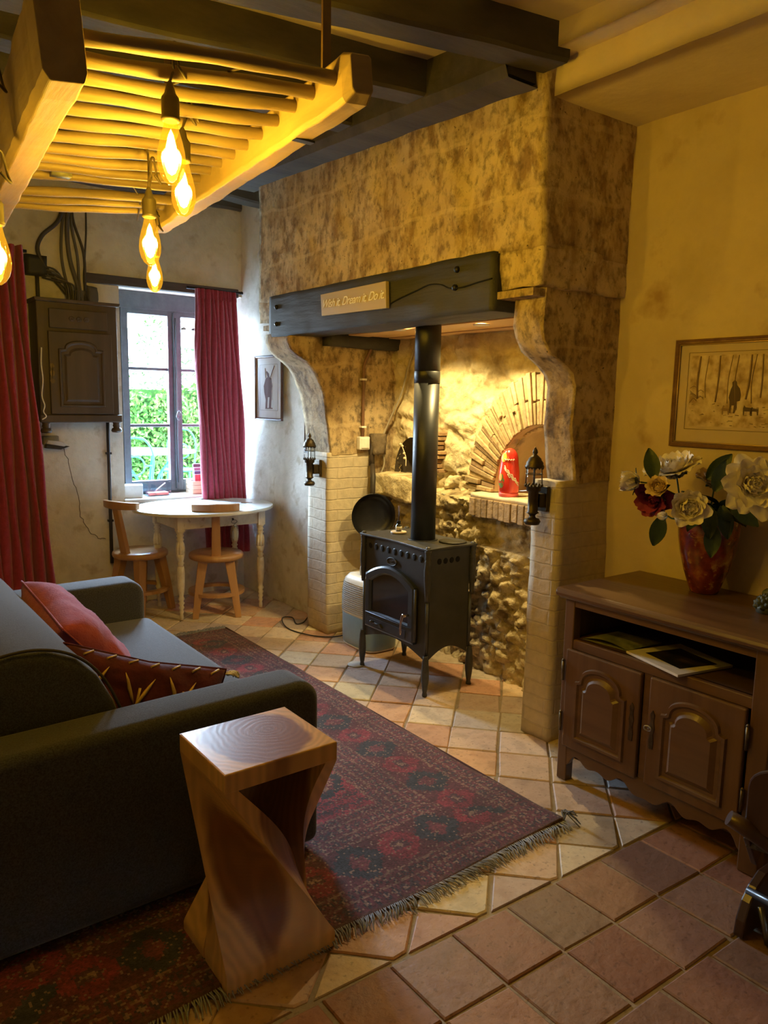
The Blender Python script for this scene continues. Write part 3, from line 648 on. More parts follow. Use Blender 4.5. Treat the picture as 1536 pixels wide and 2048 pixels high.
# ------------------------------------------------------------------ rug
def rug():
    X0, X1, Y0, Y1 = .12, 2.07, 1.615, 4.45
    R = thing('oriental_rug', 'worn dark red oriental rug with navy medallions and grey fringe under the sofa', 'rug', (1.1,3.0,0))
    nu, nv = 300, 430
    W, Hh = X1-X0, Y1-Y0
    red = np.array((.19,.026,.040)); wine = np.array((.105,.028,.038)); navy = np.array((.028,.032,.045)); rose = np.array((.36,.055,.075)); tan = np.array((.30,.20,.15)); brown = np.array((.10,.045,.035))
    rng = np.random.RandomState(4)
    u = (np.arange(nu)+.5)/nu*W; v = (np.arange(nv)+.5)/nv*Hh
    U, V = np.meshgrid(u, v)
    U = U + rng.normal(0, .0035, U.shape); V = V + rng.normal(0, .0035, V.shape)
    dx = np.minimum(U, W-U); dy = np.minimum(V, Hh-V); d = np.minimum(dx, dy)
    along = np.where(dx < dy, V, U)
    col = np.zeros((nv, nu, 3)) + wine
    def put(mask, c, a=1.): col[mask] = col[mask]*(1-a) + c*a
    def saw(x, p): return np.abs((x/p) % 1 - .5)*2
    # border bands of small motifs
    put(d < .02, brown)
    for a0, a1, p in ((.02,.075,.036),(.085,.125,.026),(.33,.375,.028),(.385,.44,.036),(.455,.485,.022)):
        b = (d >= a0) & (d < a1); t = (d-a0)/(a1-a0)
        put(b, wine*1.05); m = saw(along, p)
        put(b & (np.abs(t-.5)*1.6 + m*.9 < .72), navy, .8); put(b & (np.abs(t-.5) < .14) & (m < .30), tan, .6)
    for e in (.078,.128,.325,.380,.445,.49): put(np.abs(d-e) < .004, tan*.7, .7)
    # main border: stepped dark motifs with red triangles between
    b = (d >= .135) & (d < .32); t = (d-.2275)/.0925
    put(b, wine*.9); per = .34; ph = (along/per) % 1 - .5; aph = np.abs(ph)
    k = np.floor(np.abs(t)*4)/4
    put(b & (aph*2.3 + k*.55 < .62), navy); put(b & (aph*2.3 + k*.5 < .22), wine*1.2)
    put(b & (aph > .27) & (np.abs(t) < .85) & ((aph-.27)*4.2 > np.abs(t)-.15), red*1.0); put(b & (aph > .40) & (np.abs(t) < .25), navy, .7)
    put(b & (aph > .455) & (np.abs(t) < .10), tan, .7)
    # field: rows of octagon medallions and small crosses on red
    f = d >= .495
    put(f, red)
    fx = U-W/2; fy = V-Hh/2
    px, py = .36, .34
    row = np.floor(fy/py+.5); sx = fx + (row % 2)*px/2
    gx = (sx/px+.5) % 1 - .5; gy = (fy/py+.5) % 1 - .5
    st = np.floor(np.abs(gy)*14)/14
    oct_ = np.maximum(np.abs(gx), st)*.9 + np.minimum(np.abs(gx), st)*.5
    put(f & (oct_ < .36), rose, .32); put(f & (oct_ < .30), navy); put(f & (oct_ < .20), wine*1.25); put(f & (np.abs(oct_-.15) < .018), tan, .65); put(f & (oct_ < .09), navy)
    put(f & (oct_ > .40) & (saw(gx+gy, .09) < .25) & (saw(gx-gy, .09) < .6), navy, .8)
    put(f & (oct_ > .37) & (saw(gx*1.0, .08) < .35) & (saw(gy, .08) < .3), wine*.7, .8)
    # zigzag stripes between
    put(f & (np.abs(np.abs(gy)-.44+.05*saw(sx, .06)) < .02), navy, .8)
    # wear and abrash
    nz = np.kron(rng.rand(nv//10+1, nu//10+1), np.ones((10,10)))[:nv,:nu]
    band = np.kron(rng.rand(nv//6+1), np.ones(6))[:nv][:,None]
    fine = rng.rand(nv, nu); col *= (.72+.30*band+.20*nz)[...,None]; col *= (.60+.8*fine)[...,None]
    col[(rng.rand(nv, nu) < .05)] = tan*.75
    vs = np.zeros((nv+1, nu+1, 3)); gx_ = np.linspace(X0, X1, nu+1); gy_ = np.linspace(Y0, Y1, nv+1)
    vs[...,0] = gx_[None,:]; vs[...,1] = gy_[:,None]
    for j in range(nv+1):
        for i in range(0, nu+1, 1):
            pass
    GX, GY = np.meshgrid(gx_, gy_)
    edge = .006*np.sin(GX*7+1)*np.exp(-(GY-Y0)/.12); vs[...,1] += edge
    vs[...,2] = .012 + .003*np.sin(GX*5+GY*3) + .0025*np.sin(GY*11) + rng.rand(nv+1, nu+1)*.0012 + .010*np.exp(-((GX-X1)**2+(GY-Y0)**2)/.01)
    vs[:,0,2] = vs[:,-1,2] = vs[0,:,2] = vs[-1,:,2] = .002
    off = Vector((1.1,3.0,0)); P = vs.reshape(-1,3) - np.array(off)
    me = bpy.data.meshes.new('pile'); N = (nu+1)
    idx = (np.arange(nv)[:,None]*N + np.arange(nu)[None,:]).reshape(-1)
    F = np.stack([idx, idx+1, idx+1+N, idx+N], 1)
    me.vertices.add(len(P)); me.vertices.foreach_set('co', P.reshape(-1)); me.loops.add(F.size); me.loops.foreach_set('vertex_index', F.reshape(-1))
    me.polygons.add(len(F)); me.polygons.foreach_set('loop_start', np.arange(0, F.size, 4)); me.polygons.foreach_set('loop_total', np.full(len(F), 4)); me.update(calc_edges=True)
    at = me.color_attributes.new('tint', 'FLOAT_COLOR', 'CORNER'); c4 = np.ones((len(F), 4, 4)); c4[...,:3] = col.reshape(-1,1,3); at.data.foreach_set('color', c4.reshape(-1))
    me.materials.append(mat('rug_wool', (.80,.80,.80), (1.25,1.2,1.2), scale=6, rough=.95, bump=.8, bscale=260, tint=True, bdist=.004, sheen=.15)); me.polygons.foreach_set('use_smooth', [True]*len(F))
    o = bpy.data.objects.new('pile', me); COL.objects.link(o); o.parent = R
    rnd = random.Random(2); mm = MB()
    for e, y, s in ((0, Y0, -1), (1, Y1, 1)):
        x = X0 if e == 0 else X0+.6
        while x < X1:
            yy = y + (.006*math.sin(x*7+1) if e == 0 else 0)
            ln = rnd.uniform(.035,.06); a = .5*math.sin(x*9)+rnd.uniform(-.35,.35); zz = .012+rnd.uniform(0,.006)
            mm.tube([(x,yy-s*.004,.010),(x+math.sin(a)*ln*.5,yy+s*ln*.5,zz),(x+math.sin(a)*ln,yy+s*ln*math.cos(a),.003)], [.0022,.0024,.0012], 4, cap=False)
            x += rnd.uniform(.004,.008)
    fr_ = mm.build('fringe', mat('fringe_yarn', (.24,.26,.30), (.36,.38,.43), scale=30, rough=.9), R, weld=False, recalc=False); fr_['kind'] = 'stuff'
    mm = MB(); mm.tube([(X1-.004,Y0+(Y1-Y0)*k/40,.006) for k in range(41)], .006, 6); mm.build('selvedge', flat('selvedge', (.06,.02,.02), .9), R)
    mm = MB()
    for k in range(9): mm.tube(curve_pts([(2.065,1.62,.012),(2.085+.008*k%.02,1.625+.003*k,.03),(2.09+.003*(k%4),1.60-.004*k,.05-.006*k)], 4), .002, 5)
    mm.build('corner_tassel', mat('tassel_yarn', (.12,.13,.15), (.22,.23,.26), rough=.9), R)
rug()

# ------------------------------------------------------------------ sofa
M_sofa = mat('charcoal_tweed', (.014,.016,.020), (.060,.066,.078), scale=230, rough=.95, bump=.8, bscale=300, pos=(.35,.5,.65), bdist=.002, sheen=.25)
sf = thing('sofa', 'dark grey fabric sofa seen from behind its near arm', 'sofa', (.7,2.9,0))
def soft(name, lo, hi, r, parent=sf, mt=M_sofa, bulge=0, seg=5):
    mm = MB(); mm.box(lo, hi); o = mm.build(name, mt, parent, bevel=r, seg=seg, smooth=True)
    for p in o.data.polygons: p.use_smooth = True
    return o
def arm(y0, y1, x1, nm='arm'):
    # profile along X with a rounded front top, slightly falling towards the back
    pts = [(.12,.035),(x1,.035),(x1,.50)]
    for k in range(1, 9): t = PI/2*k/8; pts.append((x1-.075+.075*math.cos(t), .525+.075*math.sin(t)+.005))
    pts += [(.8,.600),(.45,.592),(.12,.588)]
    mm = MB(); mm.prism(pts, y0, y1, 'y'); return mm.build(nm, M_sofa, sf, bevel=.035, seg=4, smooth=True)
arm(1.985, 2.165, 1.255); arm(3.60, 3.80, 1.245)
soft('base', (.15,2.15,.08), (1.20,3.62,.30), .02)
soft('seat_cushion', (.45,2.16,.29), (1.27,3.61,.425), .045)
soft('back_frame', (.02,2.0,.05), (.22,3.79,.62), .04)
mm = MB(); prof = [(.16,.42),(.70,.42),(.685,.50),(.655,.60),(.61,.69),(.55,.755),(.47,.79),(.38,.795),(.28,.77),(.20,.70)]
mm.prism(prof, 2.175, 3.60, 'y'); bc = mm.build('back_cushion', M_sofa, sf, bevel=.03, seg=4, smooth=True)
mm = MB(); mm.tube(curve_pts([(.16,2.19,.42),(.19,2.185,.70),(.28,2.183,.775),(.38,2.183,.80),(.47,2.183,.795),(.55,2.183,.76),(.615,2.183,.693),(.66,2.183,.60),(.69,2.183,.50),(.70,2.185,.42)], 5), .005, 6); mm.build('piping', flat('piping', (.05,.045,.04), .9), bc)
for x, y in ((1.15,2.07),(1.15,3.70),(.2,2.07),(.2,3.70)): MB().box((x-.03,y-.03,.0),(x+.03,y+.03,.04)).build('leg', flat('black_foot', (.02,.02,.02), .5), sf)

# pillows
def pillow(name, lab, loc, R, w, h, t, mt, seam=True):
    P = thing(name, lab, 'pillow', loc)
    mm = MB()
    def f(sg):
        def fn(u, v):
            a, b = 2*u-1, 2*v-1
            e = (1-a**4)*(1-b**4); e = max(0, e)**.55
            pin = 1-.10*(1-abs(a))*abs(b)**2; pin2 = 1-.10*(1-abs(b))*abs(a)**2
            wr = .012*fbm((a*2.2+3, b*2.2, sg), 4)*e + .006*math.sin((a+b)*9)*e*.6
            return Vector((a*w/2*pin2, b*h/2*pin, sg*(t/2*e) + wr))
        return fn
    M = Matrix.Translation(Vector(loc)) @ Euler(R).to_matrix().to_4x4()
    mm.grid(f(1), 36, 36); mm.grid(f(-1), 36, 36); mm.xf(M)
    mm.build('cover', mt, P)
    if seam:
        ring = [f(1)(k/24, 0) for k in range(24)] + [f(1)(1, k/24) for k in range(24)] + [f(1)(1-k/24, 1) for k in range(24)] + [f(1)(0, 1-k/24) for k in range(25)]
        mm = MB(); mm.tube([M @ p for p in ring], .004, 6); mm.build('seam', mt, P)
    return P, M, f(1)
M_pink = mat('dusty_pink_cotton', (.31,.052,.095), (.38,.078,.125), scale=30, rough=.95, bump=.4, bscale=120, sheen=.15)
pillow('pink_pillow', 'dusty pink pillow leaning on the sofa back', (.765,3.03,.56), (math.radians(7), math.radians(50), math.radians(6)), .40, .62, .20, M_pink)
M_wine = mat('wine_velvet', (.060,.006,.014), (.10,.011,.022), scale=14, rough=.9, bump=.3, bscale=60, sheen=.05)
pw, MW, fw = pillow('wine_red_pillow', 'dark wine red pillow with gold leaf embroidery behind the near sofa arm', (.775,2.33,.495), (math.radians(72), math.radians(19), math.radians(-4)), .56, .34, .12, M_wine)
M_gold = mat('gold_thread', (.50,.34,.10), (.62,.45,.16), scale=40, rough=.6)
def onp(u, v, l=.004): p = fw(u, v); return MW @ (p + Vector((0,0,l)))
for cu_, cv in ((.14,.55),(.42,.5),(.68,.52),(.9,.45)):
    mm = MB(); mm.tube([onp(cu_+.02*math.sin(t*2), cv-.22+t*.55) for t in (0,.15,.3,.45,.6,.75)], .0045, 5)
    mm.tube([onp(cu_+t*.10, cv-.0+t*.30) for t in (0,.25,.5,.75,1)], [.002,.006,.007,.005,.001], 5); mm.tube([onp(cu_-t*.08, cv+.04+t*.28) for t in (0,.25,.5,.75,1)], [.002,.006,.007,.005,.001], 5)
    mm.build('embroidered_sprig', M_gold, pw)
for k in range(7): MB().tube([onp(.1+k*.13, .93, .004), onp(.16+k*.13, .985, .003)], .004, 5).build('gold_stitch', M_gold, pw)
mm = MB()
c = MW @ Vector((.29,.15,0))
for k in range(10): a = k*.7; mm.tube(curve_pts([c, c+Vector((.02*math.cos(a)+.012,.015*math.sin(a),.008)), c+Vector((.045*math.cos(a*.3)+.006*k*.6,.02*math.sin(a),-.010))], 4), .003, 5)
mm.build('tassel', mat('cream_yarn', (.62,.54,.34), (.7,.62,.42), rough=.9), pw)

# ------------------------------------------------------------------ twisted side table
def side_table():
    T = thing('twisted_side_table', 'solid two-tone wooden side table with twisted open body by the sofa arm', 'side table', (.89,1.73,0))
    m, nt, b = nodes('suar_wood'); N = nt.nodes
    tc = N.new('ShaderNodeTexCoord'); mp = N.new('ShaderNodeMapping'); mp.inputs['Scale'].default_value = (1,1,.35); L(nt, tc.outputs['Object'], mp.inputs[0])
    sp = N.new('ShaderNodeSeparateXYZ'); L(nt, mp.outputs[0], sp.inputs[0])
    cb = N.new('ShaderNodeCombineXYZ'); L(nt, sp.outputs['X'], cb.inputs[0]); L(nt, sp.outputs['Y'], cb.inputs[1])
    ln = N.new('ShaderNodeVectorMath'); ln.operation = 'LENGTH'; L(nt, cb.outputs[0], ln.inputs[0])
    nz = N.new('ShaderNodeTexNoise'); nz.inputs['Scale'].default_value = 6; nz.inputs['Detail'].default_value = 3; L(nt, mp.outputs[0], nz.inputs['Vector'])
    ma = N.new('ShaderNodeMath'); ma.operation = 'MULTIPLY_ADD'; ma.inputs[1].default_value = .09; L(nt, nz.outputs['Fac'], ma.inputs[0]); L(nt, ln.outputs['Value'], ma.inputs[2])
    rp = N.new('ShaderNodeValToRGB'); e = rp.color_ramp.elements; e[0].position = .178; e[0].color = (.25,.105,.036,1); e[1].position = .192; e[1].color = (.66,.41,.14,1); L(nt, ma.outputs[0], rp.inputs[0])
    # growth rings round a heart off to one side
    off = N.new('ShaderNodeVectorMath'); off.operation = 'SUBTRACT'; off.inputs[1].default_value = (.05,.03,0); L(nt, cb.outputs[0], off.inputs[0])
    l2 = N.new('ShaderNodeVectorMath'); l2.operation = 'LENGTH'; L(nt, off.outputs[0], l2.inputs[0])
    nz2 = N.new('ShaderNodeTexNoise'); nz2.inputs['Scale'].default_value = 9; L(nt, cb.outputs[0], nz2.inputs['Vector'])
    a2 = N.new('ShaderNodeMath'); a2.operation = 'MULTIPLY_ADD'; a2.inputs[1].default_value = .06; L(nt, nz2.outputs['Fac'], a2.inputs[0]); L(nt, l2.outputs['Value'], a2.inputs[2])
    s1 = N.new('ShaderNodeMath'); s1.operation = 'MULTIPLY'; s1.inputs[1].default_value = 330; L(nt, a2.outputs[0], s1.inputs[0])
    s2 = N.new('ShaderNodeMath'); s2.operation = 'SINE'; L(nt, s1.outputs[0], s2.inputs[0])
    mr = N.new('ShaderNodeMapRange'); mr.inputs['From Min'].default_value = -1; mr.inputs['To Min'].default_value = .80; mr.inputs['To Max'].default_value = 1.08; L(nt, s2.outputs[0], mr.inputs['Value'])
    mx = N.new('ShaderNodeMix'); mx.data_type = 'RGBA'; mx.blend_type = 'MULTIPLY'; mx.inputs['Factor'].default_value = .75; L(nt, rp.outputs[0], mx.inputs['A']); L(nt, mr.outputs[0], mx.inputs['B']); L(nt, mx.outputs['Result'], b.inputs['Base Color'])
    bp = N.new('ShaderNodeBump'); bp.inputs['Strength'].default_value = .06; bp.inputs['Distance'].default_value = .001; L(nt, s2.outputs[0], bp.inputs['Height']); L(nt, bp.outputs[0], b.inputs['Normal'])
    b.inputs['Roughness'].default_value = .33
    x0, x1, y0, y1, H = .728, 1.052, 1.585, 1.868, .60
    mm = MB(); c = Vector(((x0+x1)/2, (y0+y1)/2, 0))
    def slab(a0, a1, b0, b1):
        # top edge a0->a1, bottom edge b0->b1 ; thickness inwards
        def P(u, v, t):
            A = Vector((*a0,0)).lerp(Vector((*a1,0)), u); B = Vector((*b0,0)).lerp(Vector((*b1,0)), u); p = B.lerp(A, v); return p
        n = 60; vs = []
        for j in range(n+1):
            z = H*j/n*.998; v = max(0, min(1, (z-.045)/(H-.045-.052))); ring = []
            A, B = P(0, v, 0), P(1, v, 0); dirn = (B-A).normalized(); nrm = Vector((-dirn.y, dirn.x, 0))
            if (c-(A+B)/2).dot(nrm) < 0: nrm = -nrm
            th = .036 + .035*math.sin(PI*v) + .10*(1-v)**2.5
            for q in (A, B, B+nrm*th, A+nrm*th): ring.append((q.x, q.y, z))
            vs += ring
        for k in range(4):
            mm.add([vs[j*4+(k+e) % 4] for j in range(n+1) for e in (0,1)], [(j*2, j*2+1, j*2+3, j*2+2) for j in range(n)], True)
        mm.add(vs[:4], [(3,2,1,0)]); mm.add(vs[-4:], [(0,1,2,3)])
    slab((x0,y1),(x0,y0),(x0,y0),(x1,y0)); slab((x1,y0),(x1,y1),(x1,y1),(x0,y1))
    mm.build('twisted_body', m, T, weld=False)
    mm = MB(); mm.box((x0-.001,y0-.001,H-.052),(x1+.001,y1+.001,H)); mm.build('table_top', m, T, bevel=.004)
    mm = MB(); mm.box((x0+.003,y0+.003,.001),(x1-.003,y1-.003,.044)); mm.build('foot_block', m, T)
side_table()

# ------------------------------------------------------------------ carved sideboard
M_oak = wood('brown_oak', (.10,.053,.022), (.185,.105,.044), 'y', .38, ring=12, bump=.2, coat=.15)
M_oakz = wood('brown_oak_upright', (.10,.053,.022), (.175,.097,.041), 'z', .40, ring=12, bump=.2, coat=.15)
M_oakd = wood('inner_oak', (.06,.032,.018), (.09,.048,.026), 'y', .6, ring=12)
sb = thing('sideboard', 'carved brown oak sideboard with two arched panel doors and an open shelf', 'sideboard', (2.55,1.46,0))
XF, YL, YR = 2.315, 1.868, 1.045
mm = MB(); mm.prism([(2.288,.762),(2.284,.772),(2.288,.783),(2.297,.792),(2.835,.792),(2.835,.748),(2.31,.748),(2.305,.756)], YR-.03, YL+.027, 'y'); mm.build('top', M_oak, sb, bevel=.002)
mm = MB()
for y0, y1 in ((YL-.045,YL),(YR,YR+.065)): mm.box((XF,y0,0),(XF+.045,y1,.75)); mm.box((2.78,y0,0),(2.825,y1,.75))
mm.box((XF+.04,YL-.025,.10),(2.79,YL-.008,.75)); mm.box((XF+.04,YR+.008,.10),(2.79,YR+.025,.75)); mm.box((2.80,YR,.10),(2.812,YL,.75))
mm.build('carcass', M_oakz, sb, bevel=.004)
mm = MB(); mm.box((XF+.002,YR+.06,.722),(XF+.03,YL-.045,.748)); mm.box((XF+.002,YR+.06,.553),(XF+.03,YL-.045,.592)); mm.box((XF+.004,1.465,.14),(XF+.03,1.500,.56)); mm.build('rail', M_oak, sb, bevel=.003)
MB().box((XF+.02,YR+.03,.575),(2.80,YL-.03,.592)).build('shelf', M_oakd, sb)
MB().box((XF+.02,YR+.03,.10),(2.80,YL-.03,.12)).build('bottom', M_oakd, sb)
# scalloped apron
bot = []; n = 60
for k in range(n+1):
    t = k/n; y = YL-.04 + (YR+.06-YL+.04)*t; a = abs(2*t-1)
    z = .105 - .035*math.exp(-(a/.13)**2) + .012*math.cos(a*22) - .02*math.exp(-((a-.55)/.12)**2) - .03*smooth01(.9, 1.0, a)
    bot.append((y, z))
mm = MB(); mm.prism(bot + [(YR+.06,.155),(YL-.04,.155)], XF+.002, XF+.026, 'x'); mm.build('apron', M_oak, sb, bevel=.003)
def arch_panel(yc, zc, w, h, k):
    """outline of the arched field, shoulders and ogee, scaled inwards by k metres"""
    hw = w/2-k; z0 = -h/2+k; zs = h/2-.075-k*.6; top = h/2-k
    pts = [(-hw, z0), (hw, z0), (hw, zs)]
    sh = hw*.86
    pts.append((sh, zs+.004))
    for t in range(0, 21):
        u = t/20; a = u*PI; r = math.cos(a)
        y = sh*.93*r; z = zs+.010+(top-zs-.010)*(math.sin(a)**.85)
        if 1 < t < 19 or True: pts.append((y, z))
    pts += [(-sh, zs+.004), (-hw, zs)]
    return [(yc-p[0], zc+p[1]) for p in pts]
def door(y0, y1, z0, z1, hinge):
    D_ = MB(); D_.box((XF-.012,y0,z0),(XF+.010,y1,z1)); yc, zc = (y0+y1)/2, (z0+z1)/2
    d = D_.build('door', M_oakz, sb, bevel=.006, seg=3)
    w, h = (y1-y0)-.105, (z1-z0)-.085
    mm = MB(); lv = [(0,0),(.004,.010),(.014,.010),(.020,-.002+.004),(.032,.002),(.05,.013),(.054,.013)]
    rings = [[(XF-.012-z, y, zz) for y, zz in arch_panel(yc, zc, w, h, k)] for k, z in lv]
    n = len(rings[0])
    for a, b in zip(rings, rings[1:]): mm.add(a+b, [(i,(i+1)%n,(i+1)%n+n,i+n) for i in range(n)])
    mm.add(rings[-1], [tuple(range(n))]); mm.build('carved_panel', M_oak, d)
    return d
dL = door(1.502, 1.842, .150, .552, 0); dR = door(1.118, 1.466, .150, .552, 1)
M_brass = mat('aged_brass', (.10,.075,.04), (.20,.15,.08), scale=20, rough=.4, metal=.85)
for d, y in ((dL, 1.853), (dR, 1.108)):
    for z in ((.21,.285),(.42,.50)): mm = MB(); mm.tube([(XF-.012,y,z[0]),(XF-.012,y,z[1])], .006, 10); mm.lathe([(.008,0),(.004,.006),(0,.01)], (XF-.012,y,z[1]), 10); mm.build('hinge', M_brass, d)
for d, y in ((dL, 1.53), (dR, 1.445)):
    mm = MB(); mm.prism([(y-.008,.29),(y+.008,.29),(y+.010,.32),(y+.006,.345),(y+.011,.37),(y+.006,.395),(y+.009,.42),(y,.435),(y-.009,.42),(y-.006,.395),(y-.011,.37),(y-.006,.345),(y-.010,.32)], XF-.0155, XF-.011, 'x'); mm.build('escutcheon', M_brass, d, bevel=.001)
mm = MB(); mm.tube([(XF-.012,1.449,.37),(XF-.030,1.449,.37)], .003, 8); mm.tube(curve_pts([(XF-.030,1.449,.362),(XF-.033,1.461,.366),(XF-.033,1.461,.376),(XF-.030,1.449,.379),(XF-.033,1.437,.376),(XF-.033,1.437,.366),(XF-.030,1.449,.362)], 4), .0028, 6)
mm.build('key', mat('steel_key', (.4,.38,.34), rough=.3, metal=.9), dR)
# album and magazine on the shelf
ab = thing('photo_book', 'white square book with a dark picture on its cover, on the sideboard shelf', 'book', (2.41,1.45,.594))
def flatbox(mm, pts, z0, z1): mm.prism(pts, z0, z1, 'z')
mm = MB(); flatbox(mm, [(2.275,1.345),(2.345,1.60),(2.595,1.535),(2.53,1.29)], .594, .603); mm.build('pages', mat('book_paper', (.62,.58,.50), (.72,.68,.6), rough=.6), ab, bevel=.001)
mm = MB(); flatbox(mm, [(2.335,1.375),(2.385,1.545),(2.54,1.50),(2.49,1.325)], .6032, .6036); mm.build('cover_picture', mat('cover_picture', (.015,.015,.018), (.05,.035,.028), (.16,.08,.05), scale=14, rough=.25, pos=(.45,.6,.75)), ab)
mz = thing('magazine', 'folded greenish magazine lying deeper on the left of the sideboard shelf', 'magazine', (2.45,1.72,.594))
mm = MB(); mm.grid(lambda u, v: (2.345+.20*u+.02*v, 1.80-.19*v-.02*u, .594+.003+.018*math.sin(PI*v)*(1-u)*.9), 12, 12); mm.grid(lambda u, v: (2.345+.20*u+.02*v, 1.80-.19*v-.02*u, .594+.0005), 4, 4)
mm.build('pages', mat('magazine_paper', (.10,.13,.07), (.30,.32,.20), (.42,.42,.30), scale=12, rough=.4), mz, recalc=False)

# ------------------------------------------------------------------ vase and peonies
M_vase = mat('ox_blood_glaze', (.10,.012,.010), (.22,.03,.012), (.36,.14,.03), scale=14, rough=.16, pos=(.38,.52,.68), coat=.7, spots=(.45,.22,.05), spotscale=30, spotpos=(.60,.68))
vs_ = thing('ceramic_vase', 'glossy dark red and amber ceramic vase on the sideboard', 'vase', (2.715,1.525,.792))
mm = MB(); mm.lathe([(.0,0),(.047,0),(.052,.004),(.058,.02),(.082,.09),(.100,.16),(.109,.215),(.112,.255),(.110,.285),(.103,.298),(.098,.300),(.094,.296),(.100,.27),(.098,.2),(.0,.05)], (2.715,1.525,.792), 48); mm.build('body', M_vase, vs_)
mm = MB()
for q in range(3): mm.tube(curve_pts([(2.715+.1105*math.cos(a)*.99, 1.525+.1105*math.sin(a)*.99, .792+.225+q*.012+.012*math.sin(a*5+q)) for a in [PI*.95+k*.22 for k in range(9)]], 3), .0025, 6)
mm.build('relief', M_vase, vs_)
VN = []
def petal_mats():
    return dict(w=mat('cream_petal', (.80,.74,.60), (.88,.84,.74), scale=9, rough=.7, bump=.2, bscale=40),
        y=mat('pale_yellow_petal', (.66,.50,.24), (.76,.62,.34), scale=9, rough=.7, bump=.2), r=mat('dark_red_petal', (.16,.008,.03), (.24,.016,.05), scale=9, rough=.7, bump=.2))
PM = petal_mats()
M_leaf = mat('leaf_green', (.022,.045,.014), (.05,.085,.028), scale=12, rough=.5, bump=.2)
M_stem = flat('stem_green', (.05,.09,.03), .6)
def bloom(mm, c, ax, R, layers, seed, openess=1.0):
    rnd = random.Random(seed); ax = Vector(ax).normalized(); X = ax.orthogonal().normalized(); Y = ax.cross(X)
    for li in range(layers):
        f = (li+1)/layers; n = 5+int(5*f)
        for k in range(n):
            a = 2*PI*k/n + li*.6 + rnd.uniform(-.15,.15); L_ = R*(.55+.55*f)*rnd.uniform(.9,1.08); wd_ = R*(.45+.45*f)
            tilt = (.15+1.25*f*openess)+rnd.uniform(-.12,.12)
            rad = X*math.cos(a)+Y*math.sin(a); tan_ = -X*math.sin(a)+Y*math.cos(a)
            def fn(u, v, rad=rad, tan_=tan_, L_=L_, wd_=wd_, tilt=tilt):
                s = (u-.5)*2; w_ = wd_*math.sin(PI*min(1, .12+v*.80))**.6
                th = tilt*(.25+.75*v) - .75*v*v*(1-.5*f)
                out = math.sin(th)*v*L_; up = math.cos(th)*v*L_*.8
                cup = (1-s*s)*R*.10*v
                return c + rad*(out+cup-.0) + ax*(up - R*.25) + tan_*(s*w_*.5*(1-.1*v)) + ax*(.05*R*math.sin(s*5+li)*v*v)
            mm.grid(fn, 5, 5)
def leaf(mm, base, dirn, up, ln, wd_, bend=.25):
    d = Vector(dirn).normalized(); s = d.cross(Vector(up)).normalized(); n = s.cross(d)
    mm.grid(lambda u, v: Vector(base)+d*(ln*v)+s*((u-.5)*wd_*math.sin(PI*min(1,v*.94+.04))**.8)+n*(-bend*ln*v*v+abs(u-.5)*wd_*.25), 4, 8)
mouth = Vector((2.715,1.525,1.085))
def flower(lab, c, ax, R, kind, seed, layers=4, op=1.0, nm='peony'):
    R *= 1.42; layers += 1
    c = Vector(c); F_ = thing(nm, lab, 'flower', c, 'peonies in the red vase')
    mm = MB(); bloom(mm, c, ax, R, layers, seed, op); mm.build('petals', PM[kind], F_, recalc=False)
    e = mouth + (c-mouth).normalized()*.0; e = Vector((mouth.x+(c.x-mouth.x)*.10, mouth.y+(c.y-mouth.y)*.10, .90))
    A = Vector(ax).normalized(); b0 = c - A*R*.3
    mm = MB(); mm.tube(curve_pts([b0, b0-A*R*.8+Vector((0,0,-.01)), Vector((mouth.x,mouth.y,1.08)).lerp(b0,.25), e], 6), .0032, 7); mm.build('stem', M_stem, F_)
    mm = MB()
    for k in range(4):
        a = k*PI/2+seed; X = A.orthogonal().normalized(); Y = A.cross(X); leaf(mm, b0, X*math.cos(a)+Y*math.sin(a)+A*.7, A, R*.7, R*.35)
    mm.build('sepals', M_leaf, F_, recalc=False)
    return F_
view = Vector((-.75,-.65,.15))
flower('cream peony seen from the side, farthest left in the vase', (2.445,1.685,1.222), (-.55,.75,.05), .056, 'w', 1, 4, .45)
flower('large cream peony at the top of the bunch', (2.615,1.625,1.262), (-.35,.1,.85), .078, 'w', 2, 5, .95)
flower('small pale yellow peony facing left below the large top bloom', (2.462,1.585,1.205), (-.7,-.1,.5), .042, 'y', 3, 4, .7)
flower('dark red peony tucked behind the cream blooms', (2.515,1.640,1.160), (-.7,-.1,-.1), .056, 'r', 4, 4, 1.0)
flower('round cream peony hanging in front of the vase rim', (2.455,1.465,1.150), (-.72,-.62,.1), .060, 'w', 5, 5, .75)
flower('small closed cream bud at the lower left of the bunch', (2.425,1.535,1.112), (-.6,.5,0), .026, 'w', 6, 3, .2, 'peony_bud')
flower('pale peony half hidden behind the leaves in the middle', (2.715,1.515,1.222), (-.2,-.2,.9), .060, 'y', 7, 4, .8)
flower('big open cream peony at the right of the bunch', (2.585,1.305,1.235), (-.62,-.66,.35), .076, 'w', 8, 6, 1.1)
fol = MB(); rnd = random.Random(12)
for k in range(40):
    a = rnd.uniform(0, 2*PI); d = Vector((math.cos(a), math.sin(a), rnd.uniform(-.15,.9))); b0 = Vector((2.69,1.50,1.085))+Vector((math.cos(a)*.04, math.sin(a)*.04, rnd.uniform(0,.05)))
    if b0.x + d.x*.14 > 2.82: d.x = -abs(d.x)
    leaf(fol, b0, d, (0,0,1), rnd.uniform(.09,.15), rnd.uniform(.045,.065))
